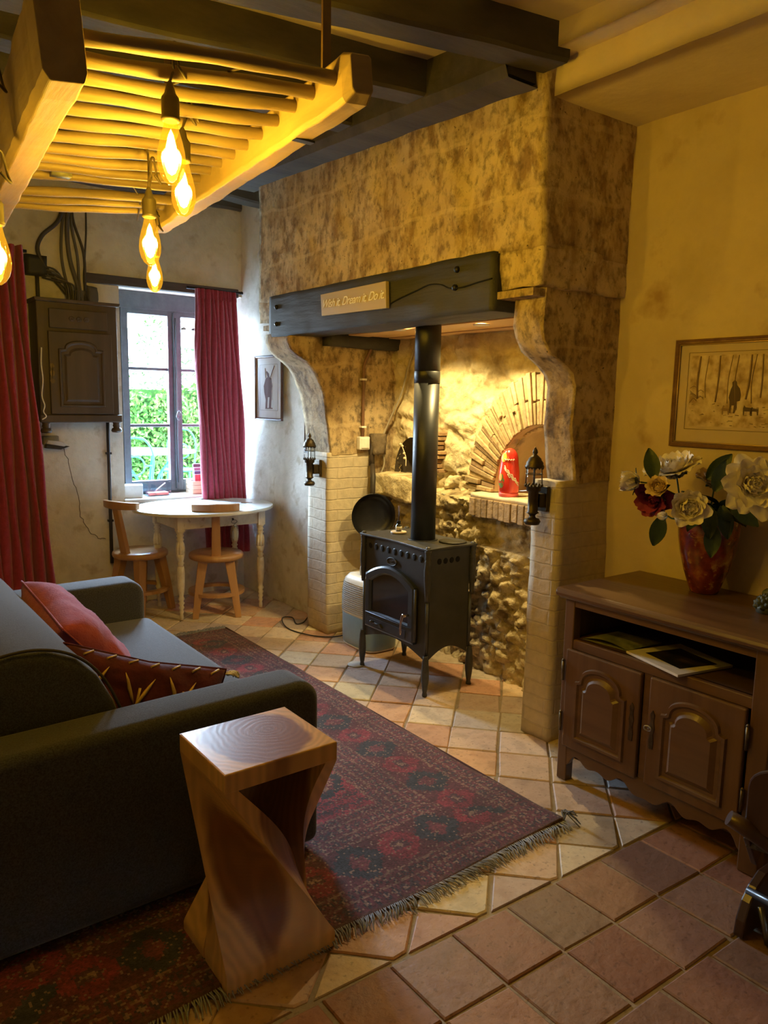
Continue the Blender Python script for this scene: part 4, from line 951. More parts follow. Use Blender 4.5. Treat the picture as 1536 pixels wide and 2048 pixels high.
for b0, d in (((2.60,1.39,1.16),(.1,-.6,-.35)),((2.60,1.42,1.15),(-.3,-.5,-.9)),((2.45,1.56,1.11),(-.15,.1,-.95)),((2.49,1.63,1.23),(-.1,.15,1)),((2.55,1.42,1.09),(-.3,-.25,-1)),((2.56,1.45,1.15),(-.3,-.3,-.6)),((2.60,1.45,1.20),(0,-.3,.9)),((2.63,1.50,1.24),(.1,-.4,.5))):
    leaf(fol, b0, d, (-.7,-.6,.3), .12, .06)
fo = fol.build('peony_leaves', M_leaf, None, recalc=False); tag(fo, 'dark green leaves spilling over the rim of the red vase', 'leaves', kind='stuff')
# small bronze-green artichoke ornament
orn = MB(); rnd = random.Random(9)
for li in range(5):
    for k in range(8):
        a = 2*PI*k/8+li*.4; el = .1+li*.3; d = Vector((math.cos(a)*math.cos(el), math.sin(a)*math.cos(el), math.sin(el)))
        orn.lathe([(0,-.014),(.012,-.008),(.014,.0),(.008,.010),(0,.016)], Vector((2.625,1.235,.812))+d*.034, 8, d)
orn.lathe([(0,0),(.035,.0),(.04,.02),(.03,.04),(0,.05)], (2.625,1.235,.793), 14)
for v_, d in (((2.60,1.21,.83),(-.2,-.3,.9)),((2.64,1.25,.84),(.2,.1,.9))): leaf(orn, v_, d, (-1,0,0), .035, .03)
tag(orn.build('artichoke_ornament', mat('verdigris', (.045,.06,.05), (.12,.14,.12), scale=22, rough=.5, metal=.3, bump=.4), None, weld=False), 'small green-grey leafy ornament at the right end of the sideboard', 'ornament')

# ------------------------------------------------------------------ pictures
M_pglass = thin_glass('picture_glass', (1,1,1), .13, .01)
def tex_print(name, kind):
    m, nt, b = nodes(name); N = nt.nodes
    tc = N.new('ShaderNodeTexCoord')
    nz = N.new('ShaderNodeTexNoise'); nz.inputs['Scale'].default_value = 26; nz.inputs['Detail'].default_value = 8; L(nt, tc.outputs['Object'], nz.inputs['Vector'])
    rp = N.new('ShaderNodeValToRGB'); e = rp.color_ramp.elements
    if kind == 'wood': cs = ((.36,.24,.10),(.62,.48,.26),(.74,.62,.38)); ps = (.32,.5,.62)
    else: cs = ((.62,.62,.60),(.70,.70,.68),(.74,.74,.72)); ps = (.3,.5,.7)
    e[0].color = (*cs[0],1); e[0].position = ps[0]; e[1].color = (*cs[2],1); e[1].position = ps[2]; q = e.new(ps[1]); q.color = (*cs[1],1)
    L(nt, nz.outputs['Fac'], rp.inputs[0]); L(nt, rp.outputs[0], b.inputs['Base Color']); b.inputs['Roughness'].default_value = .8; return m
def frame(T, X, y0, y1, z0, z1, w, mt, d=.02, mt2=None, mat_=None):
    """wall picture on a plane x = X facing -X; y0 > y1 (left to right)"""
    mm = MB(); P = [(X-d*.3, 0),(X-d, .15),(X-d, .7),(X-d*.7,1)]
    corners = [(y0,z0),(y1,z0),(y1,z1),(y0,z1)]; ins = [(1,-1),( -1,-1),(-1,1),(1,1)]
    prof = [(0,0),(d*.8,0),(d,.2),(d*.75,.55),(d*.8,.8),(d*.45,1),(0,1)]
    rings = []
    for (yy, zz), (sy, sz) in zip(corners, ins): rings.append([(X-h, yy-sy*w*t, zz-sz*w*t) for h, t in prof])
    n = len(prof)
    for i in range(4):
        a, b = rings[i], rings[(i+1) % 4]; mm.add(a+b, [(k,k+1,k+1+n,k+n) for k in range(n-1)])
    return mm.build('frame', mt, T)
M_gframe = mat('gilt_brown_frame', (.17,.09,.035), (.26,.15,.06), scale=20, rough=.35, metal=.2)
M_gold2 = mat('gilt_edge', (.55,.38,.14), (.65,.46,.2), rough=.35, metal=.6)
M_mount = mat('cream_mount', (.58,.46,.26), (.62,.50,.30), rough=.8)
big = thing('framed_hunting_print', 'large gilt framed print of a person walking dogs in a wood, above the sideboard', 'picture', (2.84,1.5,1.55))
y0, y1, z0, z1 = 1.800, 1.16, 1.342, 1.772
frame(big, 2.85, y0, y1, z0, z1, .020, M_gframe, .018)
mm = MB(); 
for k in (.0205,): 
    for a, b in (((y0-k,z0+k),(y1+k,z0+k)),((y0-k,z1-k),(y1+k,z1-k)),((y0-k,z0+k),(y0-k,z1-k)),((y1+k,z0+k),(y1+k,z1-k))): mm.tube([(2.84,a[0],a[1]),(2.84,b[0],b[1])], .0028, 6)
mm.build('gilt_slip', M_gold2, big)
MB().box((2.846,y1+.01,z0+.01),(2.849,y0-.01,z1-.01)).build('mount', M_mount, big)
ry0, ry1, rz0, rz1 = y0-.072, y1+.072, z0+.085, z1-.065
MB().box((2.8448,ry1-.0,rz0),(2.8462,ry0,rz1)).build('print', tex_print('sepia_print', 'wood'), big)
M_ink = flat('sepia_ink', (.10,.065,.035), .9); M_ink2 = flat('soft_sepia', (.26,.17,.09), .9)
XI = 2.8442
mm = MB()
for a, b in (((ry0+.012,rz0-.012),(ry1-.012,rz0-.012)),((ry0+.012,rz1+.012),(ry1-.012,rz1+.012)),((ry0+.012,rz0-.012),(ry0+.012,rz1+.012)),((ry1-.012,rz0-.012),(ry1-.012,rz1+.012))): mm.tube([(XI,a[0],a[1]),(XI,b[0],b[1])], .0009, 4)
mm.build('rule_line', M_ink2, big)
def fig(pts, mt_, par, X=XI, nm='figure'):
    mm = MB(); mm.prism(pts, X-.0004, X+.0003, 'x'); return mm.build(nm, mt_, par)
mm = MB(); rnd = random.Random(21)
for k, (yy, w_) in enumerate(((1.695,.0045),(1.66,.0015),(1.615,.0035),(1.565,.0015),(1.535,.002),(1.49,.004),(1.47,.002),(1.44,.003),(1.40,.002),(1.36,.004),(1.31,.0025))):
    if 1: mm.tube(curve_pts([(XI,yy+rnd.uniform(-.004,.004),rz0+.10+rnd.uniform(-.01,.02)),(XI,yy+rnd.uniform(-.006,.006),rz0+.18),(XI,yy-.006+rnd.uniform(-.006,.006),rz1-.003)], 3), [w_]*6+[w_*.8], 4)
for k in range(9):
    s_ = rnd.choice((-1,1)); z = rz0+.10+rnd.uniform(0,.06); mm.tube(curve_pts([(XI,1.695,z),(XI,1.695+s_*.015,z+.01),(XI,1.695+s_*.03,z+rnd.uniform(-.01,.025))], 3), .0012, 4)
for k in range(60):
    yy = rnd.uniform(ry1+.01, ry0-.01); z = rz0+rnd.uniform(.005,.09); mm.tube([(XI,yy,z),(XI,yy-rnd.uniform(.004,.018),z+rnd.uniform(-.002,.003))], rnd.uniform(.0006,.0014), 4)
mm.build('engraved_trees', M_ink2, big)
gy, gz = 1.545, rz0+.055
fig([(gy+.006,gz+.118),(gy-.004,gz+.128),(gy-.012,gz+.12),(gy-.014,gz+.108),(gy-.026,gz+.095),(gy-.032,gz+.07),(gy-.030,gz+.048),(gy-.018,gz+.045),(gy-.020,gz+.02),(gy-.012,gz),(gy-.006,gz+.0),(gy-.008,gz+.03),(gy+.002,gz+.03),(gy+.004,gz),(gy+.010,gz+.002),(gy+.010,gz+.045),(gy+.016,gz+.06),(gy+.010,gz+.09),(gy+.004,gz+.105)], M_ink, big)
for dy, sc in ((.03,1),(-.055,1.2),(-.085,1)):
    b0 = gy+dy; fig([(b0,gz+.02*sc),(b0+.006,gz+.026*sc),(b0+.010,gz+.016*sc),(b0+.008,gz-.006),(b0+.004,gz-.006),(b0+.004,gz+.008),(b0-.014*sc,gz+.008),(b0-.016*sc,gz-.006),(b0-.020*sc,gz-.006),(b0-.020*sc,gz+.018*sc)], M_ink if dy < 0 else M_ink2, big, nm='dog')
MB().add([(2.8335,y1+.015,z0+.015),(2.8335,y0-.015,z0+.015),(2.8425,y0-.015,z1-.015),(2.8425,y1+.015,z1-.015)], [(0,1,2,3)]).build('picture_glass', M_pglass, big)

M_dframe = mat('dark_wood_frame', (.06,.03,.02), (.10,.05,.03), scale=20, rough=.35)
M_silver = mat('silver_frame', (.45,.45,.45), (.55,.55,.56), rough=.35, metal=.7)
WXs = 2.672
def small(name, lab, X, y0, y1, z0, z1, w, mt_, kind, pm):
    T = thing(name, lab, 'picture', (X, (y0+y1)/2, (z0+z1)/2)); frame(T, X, y0, y1, z0, z1, w, mt_, .018)
    MB().box((X-.006,y1+w*.6,z0+w*.6),(X-.003,y0-w*.6,z1-w*.6)).build('mount', pm, T)
    return T
pr_m = mat('grey_paper', (.74,.76,.76), (.80,.82,.82), rough=.8)
T = small('framed_soldier_print', 'tall wooden framed print of a person in old uniform, between the curtain and the fireplace', 2.672, 5.165, 4.76, 1.352, 1.822, .018, M_dframe, 's', pr_m)
X = 2.672-.0062; cy_ = 4.965
mm = MB()
for a, b in (((5.10,1.425),(4.83,1.425)),((5.10,1.755),(4.83,1.755)),((5.10,1.425),(5.10,1.755)),((4.83,1.425),(4.83,1.755))): mm.tube([(X,a[0],a[1]),(X,b[0],b[1])], .0009, 4)
mm.build('rule_line', flat('grey_ink', (.28,.27,.26), .9), T)
F1 = [(cy_+.01,1.665),(cy_+.025,1.70),(cy_+.018,1.71),(cy_-.004,1.69),(cy_-.010,1.665),(cy_-.028,1.655),(cy_-.035,1.60),(cy_-.03,1.565),(cy_-.028,1.50),(cy_-.022,1.44),(cy_-.002,1.44),(cy_-.008,1.52),(cy_+.008,1.52),(cy_+.016,1.44),(cy_+.034,1.44),(cy_+.03,1.50),(cy_+.045,1.555),(cy_+.05,1.60),(cy_+.03,1.655)]
F1 = [(cy_+(y_-cy_)*1.5, z_) for y_, z_ in F1]
fig(F1, flat('uniform_ink', (.16,.11,.11), .9), T, X)
mm = MB(); mm.tube([(X,cy_-.02,1.65),(X,cy_-.055,1.70),(X,cy_-.09,1.745)], .004, 5); mm.tube([(X,cy_+.045,1.66),(X,cy_+.05,1.73)], .0025, 5); mm.tube([(X,cy_-.055,1.50),(X,cy_-.06,1.62)], .001, 4); mm.tube([(X,cy_+.05,1.438),(X,cy_-.06,1.440)], .003, 4)
mm.build('horn', flat('uniform_ink2', (.16,.12,.11), .9), T)
MB().add([(2.656,4.775,1.365),(2.656,5.15,1.365),(2.656,5.15,1.81),(2.656,4.775,1.81)], [(0,1,2,3)]).build('picture_glass', M_pglass, T)
T = small('dark_framed_print', 'small dark framed print half behind the left lantern', 2.665, 4.43, 4.235, 1.150, 1.452, .024, M_dframe, 's', pr_m)
MB().box((2.6580,4.30,1.33),(2.6586,4.385,1.41)).build('print', flat('grey_etching', (.30,.31,.31), .9), T)
T = small('silver_framed_print', 'small silver framed print peeping out under the left stone corbel', 2.665, 4.50, 4.24, 1.640, 1.84, .03, M_silver, 's', mat('dark_etching', (.08,.075,.07), (.3,.29,.27), scale=60, rough=.8))

# ------------------------------------------------------------------ low carved chair at the right edge
M_chair = wood('dark_carved_wood', (.030,.014,.008), (.065,.030,.017), 'z', .38, ring=14, coat=.2)
ch = thing('low_carved_chair', 'low dark carved wooden folding chair cut off by the right edge of the photo', 'chair', (2.16,.82,0))
# backrest plank with rounded top
pts = [(.955,.33)] + [(.955-(.08-.08*math.cos(PI*k/12))*1.2, .455+.075*math.sin(PI*k/12)) for k in range(13)] + [(.76,.33)]
mm = MB(); mm.prism(pts, 2.012, 2.034, 'x'); mm.build('backrest', M_chair, ch, bevel=.006)
# seat side rail, a long rounded plank falling towards the right
mm = MB(); mm.tube([(1.985,.985,.355),(2.02,.93,.325),(2.07,.83,.27),(2.12,.72,.21),(2.16,.62,.16)], [.022,.026,.028,.028,.026], 14); mm.build('seat_rail', M_chair, ch)
mm = MB(); mm.prism([(2.02,.95),(2.30,.95),(2.40,.62),(2.12,.62)], .27, .29, 'z'); mm.build('seat', mat('carved_inlay', (.03,.03,.03), (.12,.13,.14), scale=60, rough=.35, bump=.8, bscale=90), ch, bevel=.004)
# curved leg
pts = [(2.005,.002),(2.012,.05),(2.035,.10),(2.07,.135),(2.12,.16),(2.24,.16),(2.24,.125),(2.20,.06),(2.16,.002)]
mm = MB(); mm.prism(pts, .925, .955, 'y'); mm.build('leg', M_chair, ch, bevel=.005)
pts2 = [(x+.02, z) for x, z in pts]; mm = MB(); mm.prism(pts2, .62, .65, 'y'); mm.build('leg', M_chair, ch, bevel=.005)
mm = MB(); mm.tube([(2.06,.95,.12),(2.06,.72,.12)], .012, 10); mm.tube([(2.05,.905,.10),(2.045,.885,.05),(2.04,.87,.005)], .009, 10); mm.build('iron_rod', mat('chair_iron', (.16,.17,.18), rough=.3, metal=.8), ch)
mm = MB(); mm.prism([(2.01,.30),(2.06,.33),(2.10,.24),(2.07,.20)], .935, .953, 'y'); mm.build('bracket', M_chair, ch, bevel=.003)
# ------------------------------------------------------------------ stove
M_steel = mat('black_stove_steel', (.042,.043,.042), (.058,.059,.058), scale=8, rough=.45, bump=.05, bscale=200, metal=.3)
M_cast = mat('black_cast_iron', (.05,.05,.046), (.07,.07,.064), scale=30, rough=.42, bump=.25, bscale=120, metal=.3)
M_hole = flat('black_hole', (.003,.003,.003), 1)
SX0, SX1, SY0, SY1, SZ = 2.415, 2.715, 2.825, 3.375, .775
st = thing('wood_stove', 'black cast iron wood burning stove with a tall flue pipe inside the fireplace', 'stove', (2.56,3.10,0))
# body: sheet sides with an arched cut under each
mm = MB()
def skirt(n, l): return [(l*k/n, .185 + .055*math.sin(PI*k/n)) for k in range(n+1)]
wy, wx = SY1-SY0-.03, SX1-SX0-.03
p = [(SY0+.015+a, z) for a, z in skirt(16, wy)] + [(SY1-.015, SZ-.012), (SY0+.015, SZ-.012)]
mm.prism(p, SX0, SX0+.010, 'x'); mm.prism(p, SX1-.010, SX1, 'x')
p = [(SX0+.015+a, z) for a, z in skirt(16, wx)] + [(SX1-.015, SZ-.012), (SX0+.015, SZ-.012)]
mm.prism(p, SY0, SY0+.010, 'y'); mm.prism(p, SY1-.010, SY1, 'y')
mm.box((SX0+.01,SY0+.01,.24),(SX1-.01,SY1-.01,.26))
mm.build('body', M_steel, st)
# wavy top plate with overhang
N = 64; ring = []
cx_, cy_ = (SX0+SX1)/2, (SY0+SY1)/2
def sup(t, a, b, e=.42):
    c, s = math.cos(t), math.sin(t); return (math.copysign(abs(c)**e, c)*a, math.copysign(abs(s)**e, s)*b)
pts = []
hx, hy = (SX1-SX0)/2+.022, (SY1-SY0)/2+.020
for i in range(24): u = i/24; pts.append((cx_-hx+.012*math.sin(PI*u)**2*1.4, cy_-hy+2*hy*u))
for i in range(16): u = i/16; pts.append((cx_-hx+2*hx*u, cy_+hy-.012*math.sin(PI*u)**2))
for i in range(24): u = i/24; pts.append((cx_+hx-.012*math.sin(PI*u)**2, cy_+hy-2*hy*u))
for i in range(16): u = i/16; pts.append((cx_+hx-2*hx*u, cy_-hy+.012*math.sin(PI*u)**2))
mm = MB(); mm.prism(pts, SZ-.012, SZ, 'z'); mm.build('top_plate', M_cast, st, bevel=.003)
for x in (SX0-.004, SX1+.004):
    for y in (SY0-.004, SY1+.004):
        mm = MB(); mm.lathe([(.013,0),(.013,.004),(.006,.010),(0,.011)], (x,y,SZ), 14); mm.build('cap', M_cast, st)
        mm = MB(); mm.lathe([(.0,.0),(.013,.001),(.014,.008),(.011,.022),(.013,.030),(.019,.075),(.021,.105),(.020,.14),(.016,.19),(.013,.205),(.013,.215)], (x,y,0), 18); mm.build('leg', M_cast, st)
        mm = MB(); mm.lathe([(.011,.50),(.013,.54),(.019,.62),(.020,.66),(.015,.70),(.017,.708),(.013,.715),(.017,.722),(.015,.735),(.018,.76),(.018,SZ-.012)], (x,y,0), 18); mm.build('corner_column', M_cast, st)
        mm = MB(); mm.lathe([(.0095,.21),(.0095,.51)], (x+(.006 if x < cx_ else -.006),y+(.006 if y < cy_ else -.006),0), 12); mm.build('corner_rod', M_cast, st)
# vent holes
def disc(mm, c, r, ax, n=18, d=.0015): mm.lathe([(0,d),(r*.8,d),(r,0)], c, n, ax)
mm = MB()
for k in range(9): disc(mm, (SX0-.0005, SY1-.055-k*.055, .712), .0155, (-1,0,0))
for k in range(4): disc(mm, (SX0+.075+k*.042, SY0-.0005, .700), .0155, (0,-1,0))
vh = mm.build('vent_holes', M_hole, st); vh['kind'] = 'stuff'
mm = MB()
for k in range(9): mm.lathe([(.0155,0),(.019,.0008),(.0185,0)], (SX0, SY1-.055-k*.055, .712), 18, (-1,0,0))
mm.build('vent_rim', M_steel, st)
# oval badge
mm = MB(); ov = [(SX0-.004, 3.12+.040*math.cos(t), .655+.021*math.sin(t)) for t in [2*PI*k/32 for k in range(33)]]
mm.tube(ov, .003, 8); mm.prism([(3.12+.038*math.cos(t), .655+.019*math.sin(t)) for t in [2*PI*k/32 for k in range(32)]], SX0-.003, SX0, 'x')
bd = mm.build('badge', M_cast, st)
mm = MB()
for k in range(5):
    y = 3.143-.0115*k; mm.tube(curve_pts([(SX0-.004,y+.004,.650),(SX0-.0045,y,.662 if k in (0,3) else .657),(SX0-.004,y-.003,.652),(SX0-.004,y-.006,.650)], 4), .0012, 5)
mm.build('badge_script', M_cast, bd)
# door: stepped arched frame, glass, handle
M_blk = mat('blue_black_enamel', (.032,.040,.052), (.045,.056,.070), scale=6, rough=.28, coat=.3)
DY0, DY1, DZ0, DZ1 = 2.905, 3.335, .255, .615
def darch(y0, y1, z0, zs, top, n=20):
    return [(y0,z0),(y1,z0)] + [(y1+(y0-y1)*k/n, zs+(top-zs)*math.sin(PI*k/n)**.9) for k in range(n+1)]
def ringp(mm, A, B, x0, x1):
    n = len(A); mm.add([(x0,y,z) for y, z in A]+[(x1,y,z) for y, z in B], [(i,(i+1)%n,(i+1)%n+n,i+n) for i in range(n)])
o_ = darch(DY0, DY1, DZ0, .555, .628); i_ = darch(DY0+.055, DY1-.045, .352, .520, .580)
q_ = darch(DY0+.01, DY1-.01, DZ0+.01, .548, .618); r_ = darch(DY0+.045, DY1-.035, .345, .527, .590)
mm = MB(); ringp(mm, o_, o_, SX0, SX0-.020); ringp(mm, o_, q_, SX0-.020, SX0-.026); ringp(mm, q_, r_, SX0-.026, SX0-.024); ringp(mm, r_, i_, SX0-.024, SX0-.012); ringp(mm, i_, i_, SX0-.012, SX0-.002)
dr = mm.build('door', M_blk, st)
MB().prism(i_, SX0-.0085, SX0-.0065, 'x').build('door_glass', mat('smoked_glass', (.010,.011,.012), (.02,.02,.022), scale=5, rough=.06, coat=1), dr)
mm = MB(); mm.prism([(DY1-.055,.318),(DY0+.06,.318),(DY0+.06,.2725),(DY1-.055,.2725)], SX0-.0285, SX0-.0255, 'x'); mm.tube([(SX0-.028,DY1-.012,.340),(SX0-.028,DY0+.012,.340)], .003, 6); mm.build('moulding', M_blk, dr, bevel=.001)
mm = MB(); mm.tube([(SX0-.027,3.245,.296),(SX0-.045,3.240,.300)], .006, 10); mm.prism([(3.175,.302),(3.155,.283),(3.185,.283)], SX0-.042, SX0-.028, 'x'); mm.lathe([(0,0),(.008,.002),(.006,.01),(0,.012)], (SX0-.028,3.262,.295), 12, (-1,0,0)); mm.tube([(SX0-.034,3.245,.294),(SX0-.034,3.17,.291)], .004, 8); mm.build('air_slider', M_cast, dr)
mm = MB(); mm.tube([(SX0-.024,2.945,.405),(SX0-.055,2.945,.405)], .007, 10); mm.tube(curve_pts([(SX0-.055,2.945,.412),(SX0-.062,2.955,.36),(SX0-.062,2.955,.318),(SX0-.060,2.962,.303),(SX0-.058,2.970,.318),(SX0-.058,2.968,.36),(SX0-.055,2.960,.405),(SX0-.055,2.945,.412)], 6), .0035, 8)
mm.build('door_handle', mat('bright_steel', (.62,.55,.45), rough=.18, metal=1), dr)
mm = MB(); mm.tube([(SX0-.014,DY0-.004,.27),(SX0-.014,DY0-.004,.55)], .010, 12); mm.build('hinge', M_cast, dr)
mm = MB(); mm.box((SX0+.08,SY0-.012,.0),(SX0+.081,SY0-.011,.001))
# flue pipe with its joint and damper hole plate
mm = MB(); mm.lathe([(.080,.775),(.080,.778)], (2.565,3.05,0), 40); mm.lathe([(.0665,.778),(.0665,1.62)], (2.565,3.05,0), 40); mm.lathe([(.0685,1.60),(.0685,1.66),(.0675,1.662)], (2.565,3.05,0), 40); mm.lathe([(.0675,1.66),(.0675,2.0)], (2.565,3.05,0), 40); mm.build('flue_pipe', mat('flue_black', (.016,.017,.018), (.026,.027,.028), scale=6, rough=.42, metal=.2), st)
MB().lathe([(.062,.0),(.074,.0),(.074,.0015),(.064,.0018)], (2.645,2.895,SZ), 36).build('hob_ring', M_cast, st)
MB().lathe([(0,.0),(.070,.0),(.073,.004),(.068,.008),(.02,.009),(0,.009)], (2.640,2.895,SZ+.0018), 36).build('hob_lid', M_cast, st)
# floor protector under the far front foot
tag(MB().lathe([(0,0),(.05,0),(.048,.004),(0,.004)], (2.39,3.41,.0), 20).build('foot_coaster', flat('pale_coaster', (.45,.45,.42), .6)), 'pale round floor pad by the left front leg of the stove', 'coaster')
# reed diffuser on its wooden disc
cs = tag(MB().lathe([(0,0),(.043,0),(.045,.004),(.044,.010),(0,.010)], (2.565,3.262,SZ+.001), 32).build('wooden_coaster', wood('pale_coaster_wood', (.50,.40,.26), (.62,.52,.36), 'x', .6), None, bevel=.001), 'round pale wooden coaster under the small bottle on the stove', 'coaster')
bt = thing('diffuser_bottle', 'small dark glass bottle with reed sticks standing on the stove top', 'bottle', (2.565,3.262,SZ+.011))
MB().lathe([(0,0),(.016,.0),(.017,.003),(.017,.030),(.014,.036),(.009,.040),(.009,.048),(0,.048)], (2.565,3.262,SZ+.0115), 20).build('bottle_glass', mat('bottle_glass', (.03,.035,.03), rough=.08, coat=1), bt)
MB().lathe([(.0165,.010),(.0178,.010),(.0178,.028),(.0165,.028)], (2.565,3.262,SZ+.0115), 20).build('paper_band', flat('bottle_paper', (.55,.52,.42), .7), bt)
MB().lathe([(.011,.044),(.011,.058),(.008,.060),(0,.060)], (2.565,3.262,SZ+.0115), 16).build('collar', M_hole, bt)
mm = MB()
for k in range(4): mm.tube([(2.565,3.262,SZ+.05),(2.565+.004*math.cos(k*1.7),3.262+.006*math.sin(k*1.7),SZ+.155)], .0014, 5)
mm.build('reed', flat('dark_reed', (.05,.02,.015), .7), bt)

# ------------------------------------------------------------------ dehumidifier behind the stove
hm = thing('dehumidifier', 'white and pale blue plastic dehumidifier with louvres behind the stove', 'dehumidifier', (2.66,3.66,0))
def shell(mm, z0, z1, a, b, prof, n=40, e=.55, c=(2.66,3.66)):
    vs = []
    for z, s in prof:
        for k in range(n): x, y = sup(2*PI*k/n, a*s, b*s, e); vs.append((c[0]+x, c[1]+y, z))
    m_ = len(prof); mm.add(vs, [(i*n+k,i*n+(k+1)%n,(i+1)*n+(k+1)%n,(i+1)*n+k) for i in range(m_-1) for k in range(n)]+[tuple(range(n))[::-1], tuple((m_-1)*n+k for k in range(n))], True)
a, b = .125, .175
mm = MB(); shell(mm, 0, .2, a, b, [(.012,.93),(.02,.97),(.06,.99),(.20,1.0),(.205,.995)]); mm.build('water_tank', flat('pale_blue_plastic', (.22,.34,.40), .35), hm)
mm = MB(); shell(mm, 0, .2, a, b, [(.0,.90),(.008,.95),(.013,.94)]); mm.build('base', M_white, hm)
mm = MB(); shell(mm, 0, .2, a, b, [(.205,1.0),(.21,1.012),(.30,1.01),(.38,.97),(.42,.90),(.445,.76),(.452,.55)]); mm.build('housing', flat('cream_plastic', (.66,.64,.56), .35), hm)
mm = MB()
for k in range(15):
    z = .226+k*.0125; s_ = 1.016 if z < .30 else 1.016-.04*((z-.30)/.08)**1.5
    pts = [sup(t, a*s_, b*s_, .55) for t in [PI*.62+(PI*.92)*j/22 for j in range(23)]]
    mm.tube([(2.66+x, 3.66+y, z) for x, y in pts], .0022, 5)
lv = mm.build('louvres', flat('louvre_shadow', (.16,.14,.10), .6), hm); lv['kind'] = 'stuff'
mm = MB(); mm.tube(curve_pts([(2.60,3.66,.44),(2.60,3.66,.50),(2.63,3.66,.515),(2.69,3.66,.515),(2.72,3.66,.50),(2.72,3.66,.44)], 5), .012, 10); mm.build('handle', flat('handle_plastic', (.50,.52,.50), .4), hm)
mm = MB(); mm.tube(curve_pts([(2.60,3.80,.04),(2.53,3.90,.008),(2.44,4.02,.006),(2.40,4.22,.006),(2.46,4.40,.02),(2.55,4.42,.006),(2.50,4.28,.006),(2.54,4.27,.006),(2.58,4.30,.006),(2.64,4.36,.008)], 8), .0042, 7)
tag(mm.build('power_cord', flat('black_cord', (.012,.012,.012), .5)), 'black power cord looping over the tiles from the dehumidifier', 'cord')
# ------------------------------------------------------------------ round table and two chairs
M_wash = mat('whitewashed_wood', (.62,.55,.42), (.76,.70,.58), scale=14, rough=.45, bump=.25, bscale=60, spots=(.50,.40,.26), spotscale=20)
M_ttop = mat('white_painted_top', (.66,.66,.60), (.76,.76,.70), scale=5, rough=.28, bump=.1, stretch=(1,.2,1))
tb = thing('round_table', 'whitewashed oval drop-leaf table on turned legs under the window', 'table', (2.18,5.02,0))
def ell_(cx, cy, a, b, n=72): return [(cx+a*math.cos(2*PI*k/n), cy+b*math.sin(2*PI*k/n)) for k in range(n)]
TC = (2.165,4.99); RA, RB = .50, .415
mm = MB(); mm.prism(ell_(*TC, RA, RB), .728, .750, 'z'); tt = mm.build('table_top', M_ttop, tb, bevel=.006)
M_gap = flat('joint_brown', (.10,.08,.06), .9)  # dark brown lines for the leaf joints
for x in (1.98, 2.40): mm = MB(); h = RB*math.sqrt(1-((x-TC[0])/RA)**2); mm.box((x-.001,TC[1]-h+.01,.7495),(x+.001,TC[1]+h-.01,.7505)); mm.build('leaf_joint', M_gap, tt)
lx = (1.90, 2.50); ly = (4.79, 5.21)
mm = MB()
for y in (ly[0], ly[1]): mm.box((lx[0],y-.011,.625),(lx[1],y+.011,.728))
for x in lx: mm.box((x-.011,ly[0],.625),(x+.011,ly[1],.728))
mm.build('apron', M_wash, tb, bevel=.003)
lp = [(.0,0),(.012,.002),(.014,.03),(.010,.045),(.017,.06),(.011,.075),(.020,.09),(.012,.105),(.023,.12),(.014,.135),(.024,.150),(.016,.165),(.016,.18),(.022,.20),(.026,.26),(.027,.33),(.022,.375),(.016,.385),(.025,.397),(.016,.41),(.021,.42),(.030,.46),(.031,.50),(.026,.535),(.017,.55),(.027,.56),(.017,.572),(.026,.585),(.018,.597),(.027,.607),(.022,.62)]
for x in lx:
    for y in ly:
        mm = MB(); mm.lathe(lp[:17], (x,y,0), 24); mm.lathe(lp[16:22], (x,y,0), 48, flute=(.19,.375,8,.22)); mm.lathe(lp[21:], (x,y,0), 48, flute=(.42,.54,8,.22)); mm.box((x-.026,y-.026,.615),(x+.026,y+.026,.728)); mm.build('leg', M_wash, tb)
mm = MB(); mm.lathe([(0,-.004),(.008,0),(.004,.012),(0,.014)], (2.28,4.777,.672), 12, (0,-1,0)); mm.build('drawer_knob', M_iron, tb)

